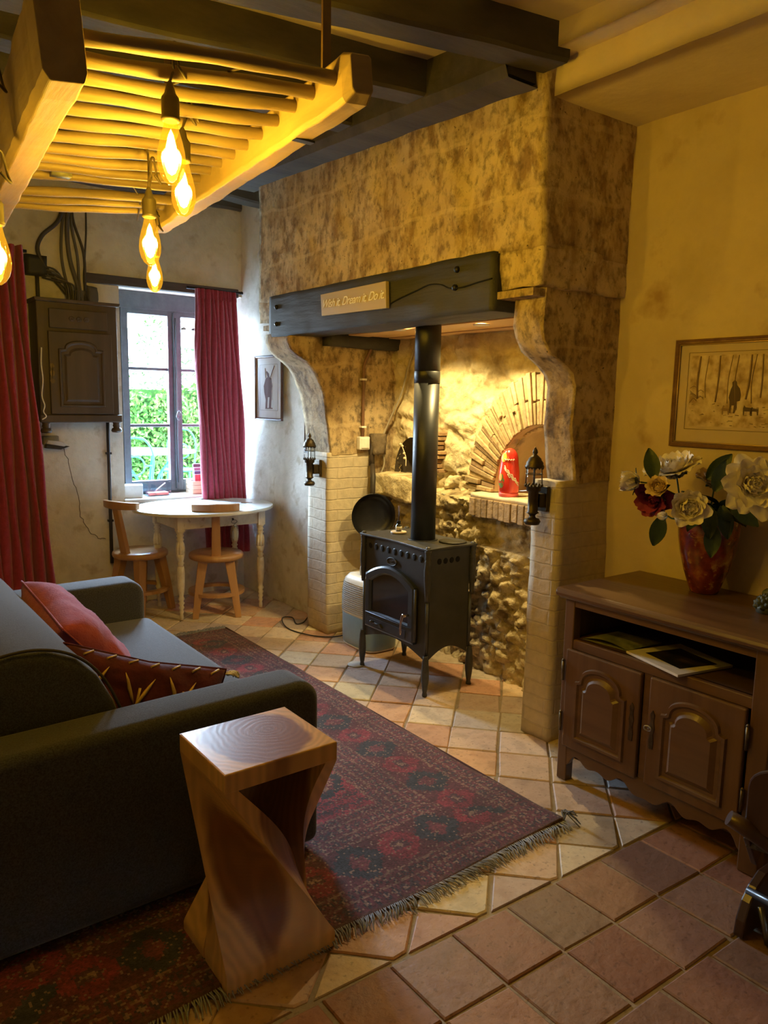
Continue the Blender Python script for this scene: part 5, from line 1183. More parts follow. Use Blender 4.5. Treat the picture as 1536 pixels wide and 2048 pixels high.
M_chr = wood('honey_pine', (.34,.17,.065), (.48,.27,.115), 'z', .35, ring=9, coat=.2)
def stool():
    t = thing('t_back_chair', 'round seated pine chair with T-shaped back standing in front of the white table', 'chair', (0,0,0)); OFF[t.name] = Vector((0,0,0))
    mm = MB(); mm.lathe([(0,.392),(.17,.392),(.186,.400),(.190,.415),(.187,.428),(.178,.436),(.08,.433),(0,.431)], n=56); mm.build('seat', M_chr, t)
    for a in (45,135,225,315):
        c, s = math.cos(math.radians(a)), math.sin(math.radians(a))
        mm = MB()
        vs = []
        for z, r, h in ((0,.205,.021),(.15,.178,.026),(.40,.125,.033)):
            for dx, dy in ((-1,-1),(1,-1),(1,1),(-1,1)): vs.append((c*r+dx*h, s*r+dy*h, z))
        mm.add(vs, [(3,2,1,0),(8,9,10,11)]+[(i*4+k,i*4+(k+1)%4,(i+1)*4+(k+1)%4,(i+1)*4+k) for i in range(2) for k in range(4)]); mm.build('leg', M_chr, t, bevel=.004)
    mm = MB(); n = 48
    for k in range(n):
        a0, a1 = 2*PI*k/n, 2*PI*(k+1)/n; P = []
        for a in (a0, a1):
            for r in (.150,.195): P += [(r*math.cos(a), r*math.sin(a), .150), (r*math.cos(a), r*math.sin(a), .172)]
        mm.add(P, [(0,1,5,4),(2,6,7,3),(1,3,7,5),(0,4,6,2)], False)
    mm.build('foot_ring', M_chr, t)
    # back: raked post on the -y side and curved top rail
    mm = MB(); mm.add([(-.032,-.150,.43),(.032,-.150,.43),(.032,-.115,.43),(-.032,-.115,.43),(-.026,-.215,.76),(.026,-.215,.76),(.026,-.185,.76),(-.026,-.185,.76)], [(3,2,1,0),(4,5,6,7),(0,1,5,4),(1,2,6,5),(2,3,7,6),(3,0,4,7)]); mm.build('back_post', M_chr, t, bevel=.004)
    mm = MB(); n = 14; vs = []
    for k in range(n+1):
        a = (k/n-.5)*1.25; r = .26; x = r*math.sin(a)*1.05; y = -.205+.26*(1-math.cos(a))
        h = .028*(1-.25*abs(a))
        for dy, dz in ((-.016,-h),(.016,-h),(.016,h),(-.016,h)): vs.append((x, y+dy, .775+dz))
    mm.add(vs, [(3,2,1,0),tuple(n*4+k for k in range(4))]+[(i*4+k,i*4+(k+1)%4,(i+1)*4+(k+1)%4,(i+1)*4+k) for i in range(n) for k in range(4)]); mm.build('top_rail', M_chr, t, bevel=.006)
    return t
s1 = stool(); s1.location = (2.185,4.85,0); s1.rotation_euler = (0,0,math.radians(-24)); s1['group'] = 'T-back pine chairs'
s2 = dup(s1, (1.765,5.19,0), math.radians(-66), 'round seated pine chair with T-shaped back, left of the white table, its seat shining')
# things on the table
tag(MB().box((2.26,5.30,.7505),(2.36,5.36,.759),(0,0,.3)).build('folded_cloth', flat('grey_cloth', (.30,.34,.36), .8), None, bevel=.003), 'small flat grey-blue item lying at the back of the white table', 'notebook')
mm = MB(); mm.tube([(2.44,4.97,.755),(2.51,4.93,.755)], [.004,.002], 6); tag(mm.build('pencil', flat('pencil', (.18,.10,.04), .5)), 'short pencil lying on the right side of the white table', 'pencil')
# glass drop hanging from the drawer knob
gd = thing('glass_pendant', 'faceted clear glass pendant hanging by a wire ring in front of the table drawer', 'pendant', (2.285,4.76,.60))
mm = MB(); mm.tube([(2.285+.022*math.cos(t), 4.765, .655+.012*math.sin(t)) for t in [2*PI*k/20 for k in range(21)]], .0016, 6); mm.build('wire_ring', M_iron, gd)
mm = MB(); mm.lathe([(0,-.075),(.018,-.070),(.022,-.055),(.022,.0),(.018,.015),(.006,.025),(.012,.035),(.010,.045),(0,.048)], (2.29,4.762,.592), 8, smooth=False)
mg, nt_, bg_ = nodes('cut_glass'); bg_.inputs['Transmission Weight'].default_value = .7; bg_.inputs['Roughness'].default_value = .05; bg_.inputs['Base Color'].default_value = (.85,.9,.88,1)
mm.build('glass_drop', mg, gd)
# window sill things
bx1 = tag(MB().prism([(1.765,5.50),(1.89,5.46),(1.92,5.56),(1.80,5.60)], .769, .862, 'z').build('white_box', flat('white_card', (.70,.72,.74), .5), None, bevel=.004), 'small white cardboard box at the left end of the window sill', 'box')
tr = thing('desk_tidy', 'clear acrylic desk tidy with a pen on the window sill', 'desk tidy', (2.02,5.55,.769))
M_acr = thin_glass('clear_acrylic', (.80,.90,.95), .2)
mm = MB(); mm.box((1.94,5.50,.769),(2.12,5.60,.773)); mm.box((1.94,5.50,.773),(1.943,5.60,.86)); mm.box((2.117,5.50,.773),(2.12,5.60,.87)); mm.box((1.943,5.597,.773),(2.117,5.60,.82)); mm.box((2.0,5.50,.773),(2.003,5.60,.85)); mm.build('tray', M_acr, tr)
tag(MB().box((1.955,5.51,.774),(2.105,5.585,.795)).build('note_pad', flat('red_pad', (.60,.16,.14), .6), None, bevel=.002), 'pinkish red note pad inside the clear desk tidy', 'note pad')
mm = MB(); mm.tube([(2.01,5.55,.80),(2.09,5.54,.862)], .004, 8); tag(mm.build('pen', flat('white_pen', (.75,.75,.78), .3)), 'white pen leaning in the clear desk tidy', 'pen')
cr = thing('wooden_crate', 'pale wooden crate on the window sill beside the right curtain', 'crate', (2.40,5.55,.769))
M_cr = wood('crate_wood', (.58,.42,.28), (.68,.52,.36), 'x', .6)
for k in range(3):
    z = .770+k*.034; mm = MB(); mm.box((2.285,5.48,z),(2.56,5.49,z+.031)); mm.box((2.285,5.61,z),(2.56,5.62,z+.031)); mm.box((2.285,5.49,z),(2.295,5.61,z+.031)); mm.box((2.55,5.49,z),(2.56,5.61,z+.031)); mm.build('slat', M_cr, cr, bevel=.002)
MB().box((2.285,5.48,.769),(2.56,5.62,.774)).build('bottom', M_cr, cr)
MB().lathe([(0,0),(.010,.001),(.008,.004),(0,.005)], (2.36,5.479,.845), 12, (0,-1,0)).build('clasp', M_iron, cr)
cols = [((.45,.05,.07),'red'),((.10,.10,.22),'dark blue'),((.35,.22,.30),'mauve'),((.12,.08,.12),'black')]
for k, (c, w_) in enumerate(cols):
    y0 = 5.495+k*.028
    tag(MB().box((2.31+.008*k,y0,.776),(2.50,y0+.024,.92+.025*k),(0,0,.0)).build('game_box', flat('game_%d' % k, c, .5), None, bevel=.002), ['red game box standing at the front of the wooden crate','dark blue game box second from the front in the wooden crate','mauve game box third from the front in the wooden crate','tall black game box at the back of the wooden crate'][k], 'game box', 'game boxes in the crate')

# ------------------------------------------------------------------ curtains
M_cur = mat('crimson_curtain', (.26,.016,.040), (.34,.026,.058), scale=40, rough=.85, bump=.4, bscale=160, sheen=.35)
def curtain(name, lab, xf, y, zt, zb, nf, amp, header=.07, seed=0, cup=True):
    """xf(v) -> (x0, x1) at height fraction v (0 bottom .. 1 top)"""
    T = thing(name, lab, 'curtain', (sum(xf(.5))/2, y, zb))
    def fn(u, v, d=0):
        x0, x1 = xf(v); a = amp*(.75+.35*math.sin(u*5+seed)); ph = u*nf*2*PI + .5*math.sin(v*3+seed) + .6*math.sin(u*9+seed)
        yy = y + a*math.sin(ph) + .012*math.sin(v*9+u*4+seed)
        x = x0+(x1-x0)*u + .010*math.cos(ph)*(1-.5*v) + .006*math.sin(v*14+u*20)
        return (x, yy+d, zb+(zt-zb)*v)
    mm = MB(); mm.grid(fn, nf*14, 60); mm.grid(lambda u, v: fn(u, v, .003), nf*14, 60); mm.build('drape', M_cur, T, recalc=False)
    mm = MB(); mm.grid(lambda u, v: (lambda p: (p[0], p[1]-.006-.004*math.sin(u*nf*4*PI*2), p[2]))(fn(u, 1-header/(zt-zb)*(1-v))), nf*20, 6); mm.build('heading_tape', M_cur, T, recalc=False)
    return T
def xr(v):
    return (2.245+.07*(1-v)-.02*math.sin(v*PI)+.02*max(0, v-.9)*3*-1, 2.575+.075*(1-v)+.012*math.sin(v*PI*1.5))
curtain('crimson_curtain', 'crimson curtain hanging to the right of the window behind the table', xr, 5.29, 2.285, .32, 9, .018, seed=1)
def xl(v): return (.70-.02*(1-v), 1.075+.12*(1-v)**1.2)
curtain('crimson_curtain', 'crimson curtain at the far left edge behind the sofa', xl, 5.17, 2.405, .03, 8, .030, seed=3)
rod = MB(); rod.tube([(2.20,5.33,2.292),(2.63,5.33,2.292)], .010, 10); rod.lathe([(0,0),(.012,.004),(.010,.014),(0,.016)], (2.63,5.33,2.292), 10, (1,0,0)); rod.tube([(2.60,5.33,2.292),(2.60,5.40,2.292)], .006, 8)
tag(rod.build('curtain_rod', M_iron), 'short dark curtain rod above the right curtain', 'curtain rod')
rod = MB(); rod.tube([(.3,5.22,2.385),(1.12,5.22,2.385)], .010, 10); rod.tube([(1.10,5.22,2.385),(1.10,5.42,2.385)], .008, 8); tag(rod.build('curtain_rod', M_iron), 'dark curtain rod above the left curtain', 'curtain rod')

# ------------------------------------------------------------------ electric cabinet, cables, pipe
M_cab = wood('grey_brown_oak', (.055,.040,.030), (.09,.066,.048), 'z', .5, ring=10)
cb_ = thing('wall_cabinet', 'old brown wooden panelled cabinet hung on the wall left of the window', 'cabinet', (1.41,5.25,1.70))
CX0, CX1, CY, CZ0, CZ1 = 1.155, 1.655, 5.18, 1.335, 2.10
MB().box((CX0,CY+.02,CZ0),(CX1,5.415,CZ1)).build('carcass', M_cab, cb_, bevel=.006)
mm = MB(); mm.prism([(CX0-.01,CZ1-.01),(CX1+.01,CZ1-.01),(CX1+.018,CZ1+.012),(CX0-.018,CZ1+.012)], CY-.012, 5.41, 'y'); mm.build('cornice', M_cab, cb_, bevel=.004)
mm = MB(); mm.box((CX0-.008,CY-.006,CZ0-.005),(CX1+.01,CY+.03,CZ0+.045)); mm.build('bottom_rail', M_cab, cb_, bevel=.006)
MB().box((CX0+.07,CY-.006,CZ1-.17),(CX1-.07,CY+.022,CZ1-.05)).build('frieze', M_cab, cb_, bevel=.004)
mm = MB(); zc = CZ1-.108
for k in (-1,0,1):
    for j in range(6):
        a = j*PI/3; mm.lathe([(0,0),(.009,.002),(.006,.006),(0,.007)], (1.405+k*.045+.010*math.cos(a),CY-.006,zc+.010*math.sin(a)*.8), 8, (0,-1,0))
mm.build('carved_rosette', M_cab, cb_)
D_ = MB().box((CX0+.06,CY-.004,CZ0+.05),(CX1-.045,CY+.022,CZ1-.19)).build('door', M_cab, cb_, bevel=.005)
mm = MB(); lv = [(0,0),(.005,.008),(.012,.008),(.020,.001),(.035,.001),(.048,.009),(.052,.009)]
def shp(k):
    x0, x1, z0, z1 = CX0+.115+k, CX1-.10-k, CZ0+.095+k, CZ1-.30-k; xc = (x0+x1)/2; w = (x1-x0)/2
    P = [(x0,z0),(x1,z0),(x1,z1)]
    for t in range(13): a = PI*t/12; P.append((xc+w*.72*math.cos(a), z1+.005+(.052-k*.3)*math.sin(a)**.8))
    return P + [(x0,z1)]
rs = [[(x, CY-.004-h, z) for x, z in shp(k)] for k, h in lv]; n = len(rs[0])
for a, b in zip(rs, rs[1:]): mm.add(a+b, [(i,(i+1)%n,(i+1)%n+n,i+n) for i in range(n)])
mm.add(rs[-1], [tuple(range(n))]); mm.build('carved_panel', M_cab, D_)
mm = MB(); mm.prism([(1.232+.010*math.sin(t*2.2)*(1 if t < 6 else 1)+(.006 if t < 7 else 0), 1.58+.018*t) for t in range(8)]+[(1.222-.010*math.sin(t*2.2), 1.58+.018*t) for t in range(7,-1,-1)], CY-.007, CY-.003, 'y'); mm.build('escutcheon', M_brass, D_)
for x in (CX0+.03, CX1-.02):
    mm = MB(); mm.lathe([(0,-.075),(.030,-.072),(.036,-.060),(.030,-.045),(.020,-.040),(.026,-.030),(.022,-.015),(.030,0)], (x,CY+.03,CZ0), 20); mm.build('bun_foot', M_cab, cb_)
M_cbl = flat('grey_cable_sheath', (.10,.095,.085), .6); M_cbl2 = flat('dark_cable_sheath', (.05,.045,.04), .6)
paths = [([(1.40,5.39,2.84),(1.36,5.37,2.64),(1.25,5.37,2.52),(1.22,5.37,2.42),(1.28,5.37,2.30),(1.36,5.36,2.20),(1.42,5.33,2.115)], .013, 'thick dark cable bulging to the left above the cabinet', M_cbl2),
 ([(1.42,5.40,2.84),(1.38,5.39,2.60),(1.37,5.39,2.40),(1.40,5.37,2.20),(1.43,5.34,2.115)], .009, 'leftmost of the straight grey cables above the cabinet', M_cbl),
 ([(1.44,5.395,2.84),(1.41,5.385,2.60),(1.42,5.385,2.40),(1.46,5.37,2.22),(1.45,5.33,2.115)], .014, 'thick grey cable in the middle of the bundle above the cabinet', M_cbl),
 ([(1.45,5.40,2.84),(1.44,5.39,2.62),(1.47,5.39,2.42),(1.47,5.37,2.25),(1.48,5.34,2.115)], .009, 'thin grey cable right of the thick one above the cabinet', M_cbl),
 ([(1.46,5.40,2.84),(1.45,5.39,2.66),(1.51,5.39,2.45),(1.51,5.38,2.25),(1.50,5.35,2.115)], .009, 'dark cable curving right above the cabinet', M_cbl2),
 ([(1.54,5.405,2.84),(1.535,5.40,2.60),(1.52,5.40,2.42),(1.505,5.38,2.25),(1.53,5.35,2.115)], .006, 'thin rightmost cable running up to the ceiling', M_cbl2)]
for i, (p, r, lb, mt_) in enumerate(paths):
    mm = MB(); mm.tube(curve_pts(p, 8), r, 8); tag(mm.build('ceiling_cable', mt_), lb, 'cable', 'cables above the wall cabinet')
for i in range(5):
    mm = MB(); z = 2.33-.018*i; mm.tube(curve_pts([(1.24,5.37,z),(1.32,5.35-.008*i,z-.02),(1.37+.012*i,5.34-.006*i,2.22),(1.38+.012*i,5.33,2.115)], 8), .006, 7)
    tag(mm.build('junction_cable', M_cbl if i % 2 else M_cbl2), 'thin cable sagging from the dark junction box down into the cabinet', 'cable', 'cables from the junction box')
mm = MB(); rough_box(mm, (1.14,5.36,2.27), (1.27,5.42,2.395), .03, .006, 6); tag(mm.build('junction_box', flat('black_plastic', (.03,.03,.028), .6)), 'black junction box between the left curtain and the cables', 'junction box')
mm = MB(); mm.tube([(1.215,5.395,2.27),(1.215,5.395,2.11)], .012, 8); tag(mm.build('cable_duct', M_cbl2), 'short dark duct under the black junction box', 'duct')
mm = MB(); rough_box(mm, (1.52,5.385,2.115), (1.60,5.42,2.24), .02, .015, 9); mm.box((1.44,5.36,2.115),(1.50,5.41,2.20)); tag(mm.build('cable_sleeve', M_cbl), 'grey sleeve where the cables enter the cabinet top', 'sleeve')
mm = MB(); mm.tube([(1.632,5.395,1.33),(1.628,5.395,.32)], .012, 10); pp = tag(mm.build('wall_pipe', flat('dark_pipe', (.035,.03,.03), .5)), 'thin dark vertical pipe below the wall cabinet', 'pipe')
mm = MB(); mm.box((1.615,5.385,1.10),(1.65,5.42,1.115)); mm.box((1.613,5.385,.62),(1.648,5.42,.635)); mm.build('pipe_clip', M_iron, pp)
mm = MB(); mm.tube(curve_pts([(1.165,5.15,1.80),(1.158,5.145,1.70),(1.165,5.15,1.60),(1.155,5.15,1.50),(1.17,5.155,1.44),(1.16,5.15,1.40),(1.175,5.15,1.37),(1.15,5.15,1.35)], 5), .004, 6); tag(mm.build('white_string', flat('white_cotton', (.70,.68,.62), .8)), 'crooked white string hanging at the left side of the cabinet', 'string')
pl = thing('plug_box', 'dark plug with a white top under the left corner of the cabinet', 'plug', (1.27,5.39,1.19))
mm = MB(); mm.box((1.20,5.37,1.175),(1.30,5.42,1.235)); mm.build('box', flat('grey_plug', (.20,.21,.20), .5), pl, bevel=.006); mm = MB(); mm.prism([(1.21,1.185),(1.32,1.165),(1.345,1.175),(1.30,1.20),(1.22,1.21)], 5.33, 5.385, 'y'); mm.build('adapter', flat('white_adapter', (.5,.5,.5), .3), pl, bevel=.004)
mm = MB(); mm.prism([(1.205,1.155),(1.30,1.145),(1.36,1.165),(1.30,1.175),(1.21,1.18)], 5.335, 5.39, 'y'); mm.build('plug', flat('black_plug', (.02,.02,.02), .4), pl, bevel=.004)
# wandering crack in the plaster
rnd = random.Random(8); pts = []
key = [(1.34,1.16),(1.36,1.05),(1.40,.90),(1.43,.78),(1.42,.70),(1.46,.60),(1.50,.54),(1.56,.50),(1.61,.50)]
for (a, b), (c, d) in zip(key, key[1:]):
    for k in range(4): t = k/4; pts.append((a+(c-a)*t+rnd.uniform(-.008,.008), 5.408, b+(d-b)*t+rnd.uniform(-.006,.006)))
mm = MB(); mm.tube(pts, .0022, 5); cr1 = struct(mm.build('trim_32', flat('crack_brown', (.10,.075,.05), 1)), 'crack in the plaster under the cabinet')

# ------------------------------------------------------------------ garden outside
g = struct(MB().box((-14,6.2,.10),(22,40,.20)).build('ground', mat('pale_gravel', (.2,.19,.17), (.28,.26,.24), scale=12, rough=.95, bump=.4)))
M_hleaf = mat('hedge_leaf', (.008,.028,.005), (.020,.052,.009), (.045,.09,.018), scale=7, rough=.8, tint=True, spec=.04)
mm = MB(); rnd = random.Random(31)
HX0, HX1, HY, HT = 1.5, 8.5, 10.2, 1.64
for k in range(15000):
    x = rnd.uniform(HX0, HX1); z = rnd.uniform(.2, HT+.08*math.sin(x*3)); y = HY - rnd.uniform(0,.16)
    if z > HT-.06: y = HY + rnd.uniform(-.1,.7)
    a = rnd.uniform(0,2*PI); l = rnd.uniform(.05,.10); w_ = l*.42; d = Vector((math.cos(a), -rnd.uniform(.1,.8), math.sin(a)-.4)).normalized(); s = d.cross(Vector((0,1,rnd.uniform(-.5,.5)))).normalized()
    b0 = Vector((x,y,z)); q = rnd.uniform(.55,1.5); mm.cur = (q*rnd.uniform(.85,1.25), q, q*rnd.uniform(.7,1.1))
    mm.add([b0, b0+d*l*.5+s*w_*.5, b0+d*l, b0+d*l*.5-s*w_*.5], [(0,1,2,3)])
mm.cur = (.35,.4,.3); mm.box((HX0,HY+.02,.2),(HX1,HY+.8,HT-.03))
tag(mm.build('garden_hedge', M_hleaf, weld=False, recalc=False), 'trimmed green hedge in the garden outside the window', 'hedge', kind='stuff')
def bush(x, y, z0, z1, w_, lab, seed, n=700):
    mm = MB(); rnd = random.Random(seed)
    for k in range(n):
        a = rnd.uniform(0, 2*PI); t = rnd.random(); r = w_*math.sin(PI*(.12+.8*t))*rnd.uniform(.3,1); b0 = Vector((x+r*math.cos(a), y+r*math.sin(a)*.6, z0+(z1-z0)*t)); l = rnd.uniform(.07,.14)
        d = Vector((rnd.uniform(-1,1),rnd.uniform(-1,1),rnd.uniform(-.5,1))).normalized(); s = d.orthogonal().normalized(); q = rnd.uniform(.6,1.5); mm.cur = (q,q,q)
        mm.add([b0, b0+d*l*.5+s*l*.2, b0+d*l, b0+d*l*.5-s*l*.2], [(0,1,2,3)])
    T = thing('garden_tree', lab, 'tree', (x,y,.2)); mm.build('foliage', M_hleaf, T, weld=False, recalc=False); MB().lathe([(.06,.2),(.04,z0+.4)], (x,y,0), 8).build('trunk', M_lintel, T)
bush(5.0, 13.5, .6, 2.9, .7, 'small loose tree beyond the hedge on the left of the window view', 1)
bush(6.1, 14.5, .6, 2.5, 1.0, 'wider low tree beyond the hedge in the middle of the window view', 2, 1000)
hs = thing('neighbour_house', 'white house with a tiled roof seen at the top right of the window', 'house', (9.5,19,.2))
MB().box((7.0,17.5,.2),(16,24,3.1)).build('wall', mat('house_render', (.22,.21,.18), (.26,.25,.22), rough=.9), hs)
mm = MB()
for k in range(38):
    x = 6.7+k*.25; mm.tube([(x,17.05,3.05),(x,20.5,4.6)], .085, 8, cap=False)
mm.build('roof', mat('roof_tile', (.12,.09,.07), (.17,.13,.1), rough=.9), hs)
mm = MB(); mm.tube([(6.65,17.0,3.0),(16.4,17.0,3.0)], .06, 8); mm.tube([(7.2,17.4,3.0),(7.2,17.4,.2)], .04, 8); mm.build('gutter', flat('zinc_gutter', (.40,.42,.43), .4, .5), hs)
M_turq = mat('turquoise_paint', (.01,.11,.13), (.02,.15,.17), rough=.6, spec=.05)
gt = thing('garden_table', 'round turquoise metal garden table outside the window', 'garden table', (2.85,8.05,.2))
mm = MB(); mm.lathe([(0,.435),(.50,.435),(.51,.445),(.50,.455),(0,.455)], (2.85,8.05,.48), 40); mm.build('table_top', mat('pale_turquoise', (.12,.19,.18), (.15,.22,.21), rough=.6, spec=.05), gt)
for k in range(3):
    a = k*2*PI/3+.3; mm = MB(); mm.tube(curve_pts([(2.85+.40*math.cos(a),8.05+.40*math.sin(a),.91),(2.85+.12*math.cos(a),8.05+.12*math.sin(a),.58),(2.85+.38*math.cos(a),8.05+.38*math.sin(a),.20)], 8), .013, 8); mm.build('leg', M_turq, gt)
mm = MB(); mm.tube([(2.85+.14*math.cos(t),8.05+.14*math.sin(t),.58) for t in [2*PI*k/20 for k in range(21)]], .010, 6); mm.build('brace_ring', M_turq, gt)
def gchair():
    t = thing('garden_chair', 'turquoise metal garden chair in the left half of the window view', 'garden chair', (0,0,0)); OFF[t.name] = Vector((0,0,0))
    mm = MB(); mm.lathe([(0,.44),(.19,.44),(.20,.45),(.19,.46),(0,.458)], n=28); mm.build('seat', M_turq, t)
    for sx in (-1,1):
        mm = MB(); mm.tube([(sx*.16,-.14,.44),(sx*.20,-.20,0)], .010, 7); mm.build('leg', M_turq, t)
        mm = MB(); mm.tube(curve_pts([(sx*.19,.22,0),(sx*.16,.15,.44),(sx*.17,.20,.75),(sx*.10,.22,.90),(0,.225,.93)], 6), .010, 7); mm.build('leg', M_turq, t)
    mm = MB(); mm.tube([(.09*math.cos(a),.205,.66+.09*math.sin(a)) for a in [2*PI*k/20 for k in range(21)]], .008, 6); mm.tube([(-.165,.19,.66),(-.09,.2,.66)], .008, 6); mm.tube([(.165,.19,.66),(.09,.2,.66)], .008, 6); mm.build('back_ring', M_turq, t)
    return t
c1 = gchair(); c1.location = (2.42,7.25,.20); c1.rotation_euler = (0,0,2.9); c1['group'] = 'turquoise garden chairs'
dup(c1, (3.45,8.7,.20), -.6, 'turquoise metal garden chair behind the garden table, right window pane'); 
# ------------------------------------------------------------------ hanging hay rack and filament bulbs
rk = thing('hanging_hay_rack', 'old wooden hay rack hung flat from the ceiling, lit yellow by bulbs', 'rack', (.85,2.4,2.24))
P0 = Vector((1.0587,1.6368,2.2661)); hd, pi_, ro, W_, S_ = .0839, -.0047, .0845, .5847, .1111
D = Vector((math.sin(hd)*math.cos(pi_), math.cos(hd)*math.cos(pi_), math.sin(pi_))); Rv = Vector((math.cos(hd), -math.sin(hd), 0)); Uv = Rv.cross(D); Rr = Rv*math.cos(ro)+Uv*math.sin(ro); Ur = Rr.cross(D)
M_rack = wood('old_ladder_wood', (.22,.15,.08), (.34,.25,.14), 'y', .6, ring=12, bump=.4)
M_rung = wood('round_rung_wood', (.15,.105,.055), (.24,.175,.095), 'x', .55, ring=12, bump=.3)
def rail(side, s0, s1, w=.075, h=.10):
    """beam along D, slightly rough, rounded end"""
    c = P0 + Rr*(w/2+.0 if side > 0 else -W_-w/2)
    n = 50; mm = MB(); vs = []
    for i in range(n+1):
        s = s0+(s1-s0)*i/n; k = 1
        if side > 0: k = 1-.25*max(0, 1-(s-s0)/.04)**2
        cc = c + D*s + Ur*(.0)
        rr = .004
        for dx, du in ((-.5,-.5),(-.38,-.62),(.38,-.62),(.5,-.5),(.5,.42),(.38,.5),(-.38,.5),(-.5,.42)):
            p = cc + Rr*(dx*w*k) + Ur*(du*h*k)
            vs.append(p + Vector((fbm(p*9,3), fbm(p*9+Vector((5,5,5)),3), fbm(p*9+Vector((2,4,8)),3)))*rr)
    mm.add(vs, [(i*8+k,i*8+(k+1)%8,(i+1)*8+(k+1)%8,(i+1)*8+k) for i in range(n) for k in range(8)]+[tuple(range(8))[::-1], tuple(n*8+k for k in range(8))])
    return mm.build('rail', M_rack, rk, bevel=.003)
r1 = rail(1, -.07, 1.66); rail(-1, -.05, 1.66, .085, .17)
for i in range(15):
    if i == 11: continue
    a = P0 + D*(S_*i) + Ur*.004; b = a - Rr*W_; rnd = random.Random(i)
    pts = [a.lerp(b, t) + Ur*.004*math.sin(t*5+i) + D*.003*math.sin(t*7+i*2) for t in [k/14 for k in range(-1, 16)]]
    mm = MB(); mm.tube(pts, [.0165+.0012*math.sin(k*1.3+i) for k in range(len(pts))], 14); mm.build('rung', M_rung, rk)
# metal plates and hook under the right rail
mm = MB()
for s in (.02,):
    p = P0+Rr*.04+D*(s+.24)-Ur*.062; mm.box(tuple(p-Vector((.03,.012,.004))), tuple(p+Vector((.03,.012,.002))))
mm.build('iron_plate', M_iron, r1)
for i, (s, x) in enumerate(((.10,1.10),(1.45,1.20))):
    p = P0+Rr*.03+D*s; mm = MB(); mm.box((p.x-.012,p.y-.004,p.z+.03),(p.x+.012,p.y+.004,2.90)); mm.build('hanger_strap', mat('rusty_strap', (.12,.07,.03), (.18,.11,.05), rough=.6), rk)
    p = P0-Rr*(W_+.04)+D*s; mm = MB(); mm.box((p.x-.012,p.y-.004,p.z+.05),(p.x+.012,p.y+.004,2.90)); mm.build('hanger_strap', bpy.data.materials['rusty_strap'], rk)
p = P0+D*1.05-Rr*.45+Ur*.0; mm = MB(); rough_box(mm, tuple(p-Vector((.03,.02,.012))), tuple(p+Vector((.03,.02,.014))), .02, .001, 5)
tag(mm.build('timer_plug', flat('grey_plastic', (.12,.12,.10), .5)), 'small grey box fixed between the far rungs of the hay rack', 'connector')
# bulbs
M_amber = thin_glass('amber_glass', (1,.78,.25), .10)
nt = M_amber.node_tree; em_ = nt.nodes.new('ShaderNodeEmission'); em_.inputs['Color'].default_value = (1,.50,.03,1); em_.inputs['Strength'].default_value = .22
as_ = nt.nodes.new('ShaderNodeAddShader'); out_ = [n for n in nt.nodes if n.type == 'OUTPUT_MATERIAL'][0]; src_ = out_.inputs['Surface'].links[0].from_socket
L(nt, src_, as_.inputs[0]); L(nt, em_.outputs[0], as_.inputs[1]); L(nt, as_.outputs[0], out_.inputs['Surface'])
M_fil = emit('filament', (1,.55,.10), 330)
M_core = emit('glowing_core', (1,.66,.14), 40)
M_sock = mat('bronze_socket', (.05,.04,.025), (.08,.065,.04), rough=.5, metal=.5)
def bulb():
    t = thing('filament_bulb', 'x', 'lamp', (0,0,0), 'filament bulbs hanging from the hay rack'); OFF[t.name] = Vector((0,0,0))
    # origin at the glass centre; neck up
    pr_ = [(0,-.067),(.008,-.066),(.018,-.058),(.026,-.045),(.031,-.028),(.032,-.012),(.030,.008),(.025,.030),(.019,.050),(.0155,.066),(.0145,.074)]
    mm = MB(); mm.lathe(pr_, n=28); mm.build('bulb_glass', M_amber, t)
    mm = MB()
    for k in range(6):
        a = k*PI/3; r0, r1_ = .007, .013; mm.tube([(r0*math.cos(a), r0*math.sin(a), .035),(r1_*math.cos(a), r1_*math.sin(a), -.030)], .0012, 5)
    mm.build('filament', M_fil, t)
    mm = MB(); mm.lathe([(0,-.046),(.009,-.040),(.0155,-.022),(.0155,-.004),(.011,.020),(.006,.042),(0,.055)], n=20); mm.build('glow', M_core, t)
    mm = MB(); mm.lathe([(.0165,.070),(.021,.072),(.0215,.078),(.020,.080),(.0205,.118),(.019,.122),(.013,.130),(.008,.150),(.0045,.156),(.003,.158)], n=22); mm.build('socket', M_sock, t)
    l = bpy.data.lights.new('bulb_light', 'POINT'); l.energy = BULB; l.color = (1,.75,.14); l.shadow_soft_size = .022; l.use_soft_falloff = False
    # a long upright filament throws most of its light sideways and little straight down
    l.use_nodes = True; nt = l.node_tree; em = nt.nodes['Emission']
    tc = nt.nodes.new('ShaderNodeTexCoord'); sx = nt.nodes.new('ShaderNodeSeparateXYZ'); L(nt, tc.outputs['Normal'], sx.inputs[0])
    rp = nt.nodes.new('ShaderNodeMapRange'); rp.interpolation_type = 'SMOOTHSTEP'; rp.inputs['From Min'].default_value = -.65; rp.inputs['From Max'].default_value = -.05
    rp.inputs['To Min'].default_value = .05; rp.inputs['To Max'].default_value = 1.0; L(nt, sx.outputs['Z'], rp.inputs['Value'])
    r3 = nt.nodes.new('ShaderNodeMapRange'); r3.inputs['From Min'].default_value = .3; r3.inputs['From Max'].default_value = .9; r3.inputs['To Min'].default_value = 1; r3.inputs['To Max'].default_value = .42; L(nt, sx.outputs['Z'], r3.inputs['Value'])
    ml = nt.nodes.new('ShaderNodeMath'); ml.operation = 'MULTIPLY'; L(nt, rp.outputs['Result'], ml.inputs[0]); L(nt, r3.outputs['Result'], ml.inputs[1]); L(nt, ml.outputs[0], em.inputs['Strength'])
    return t, l
b0, lt = bulb()
M_cord = flat('brown_cord', (.05,.035,.02), .7)
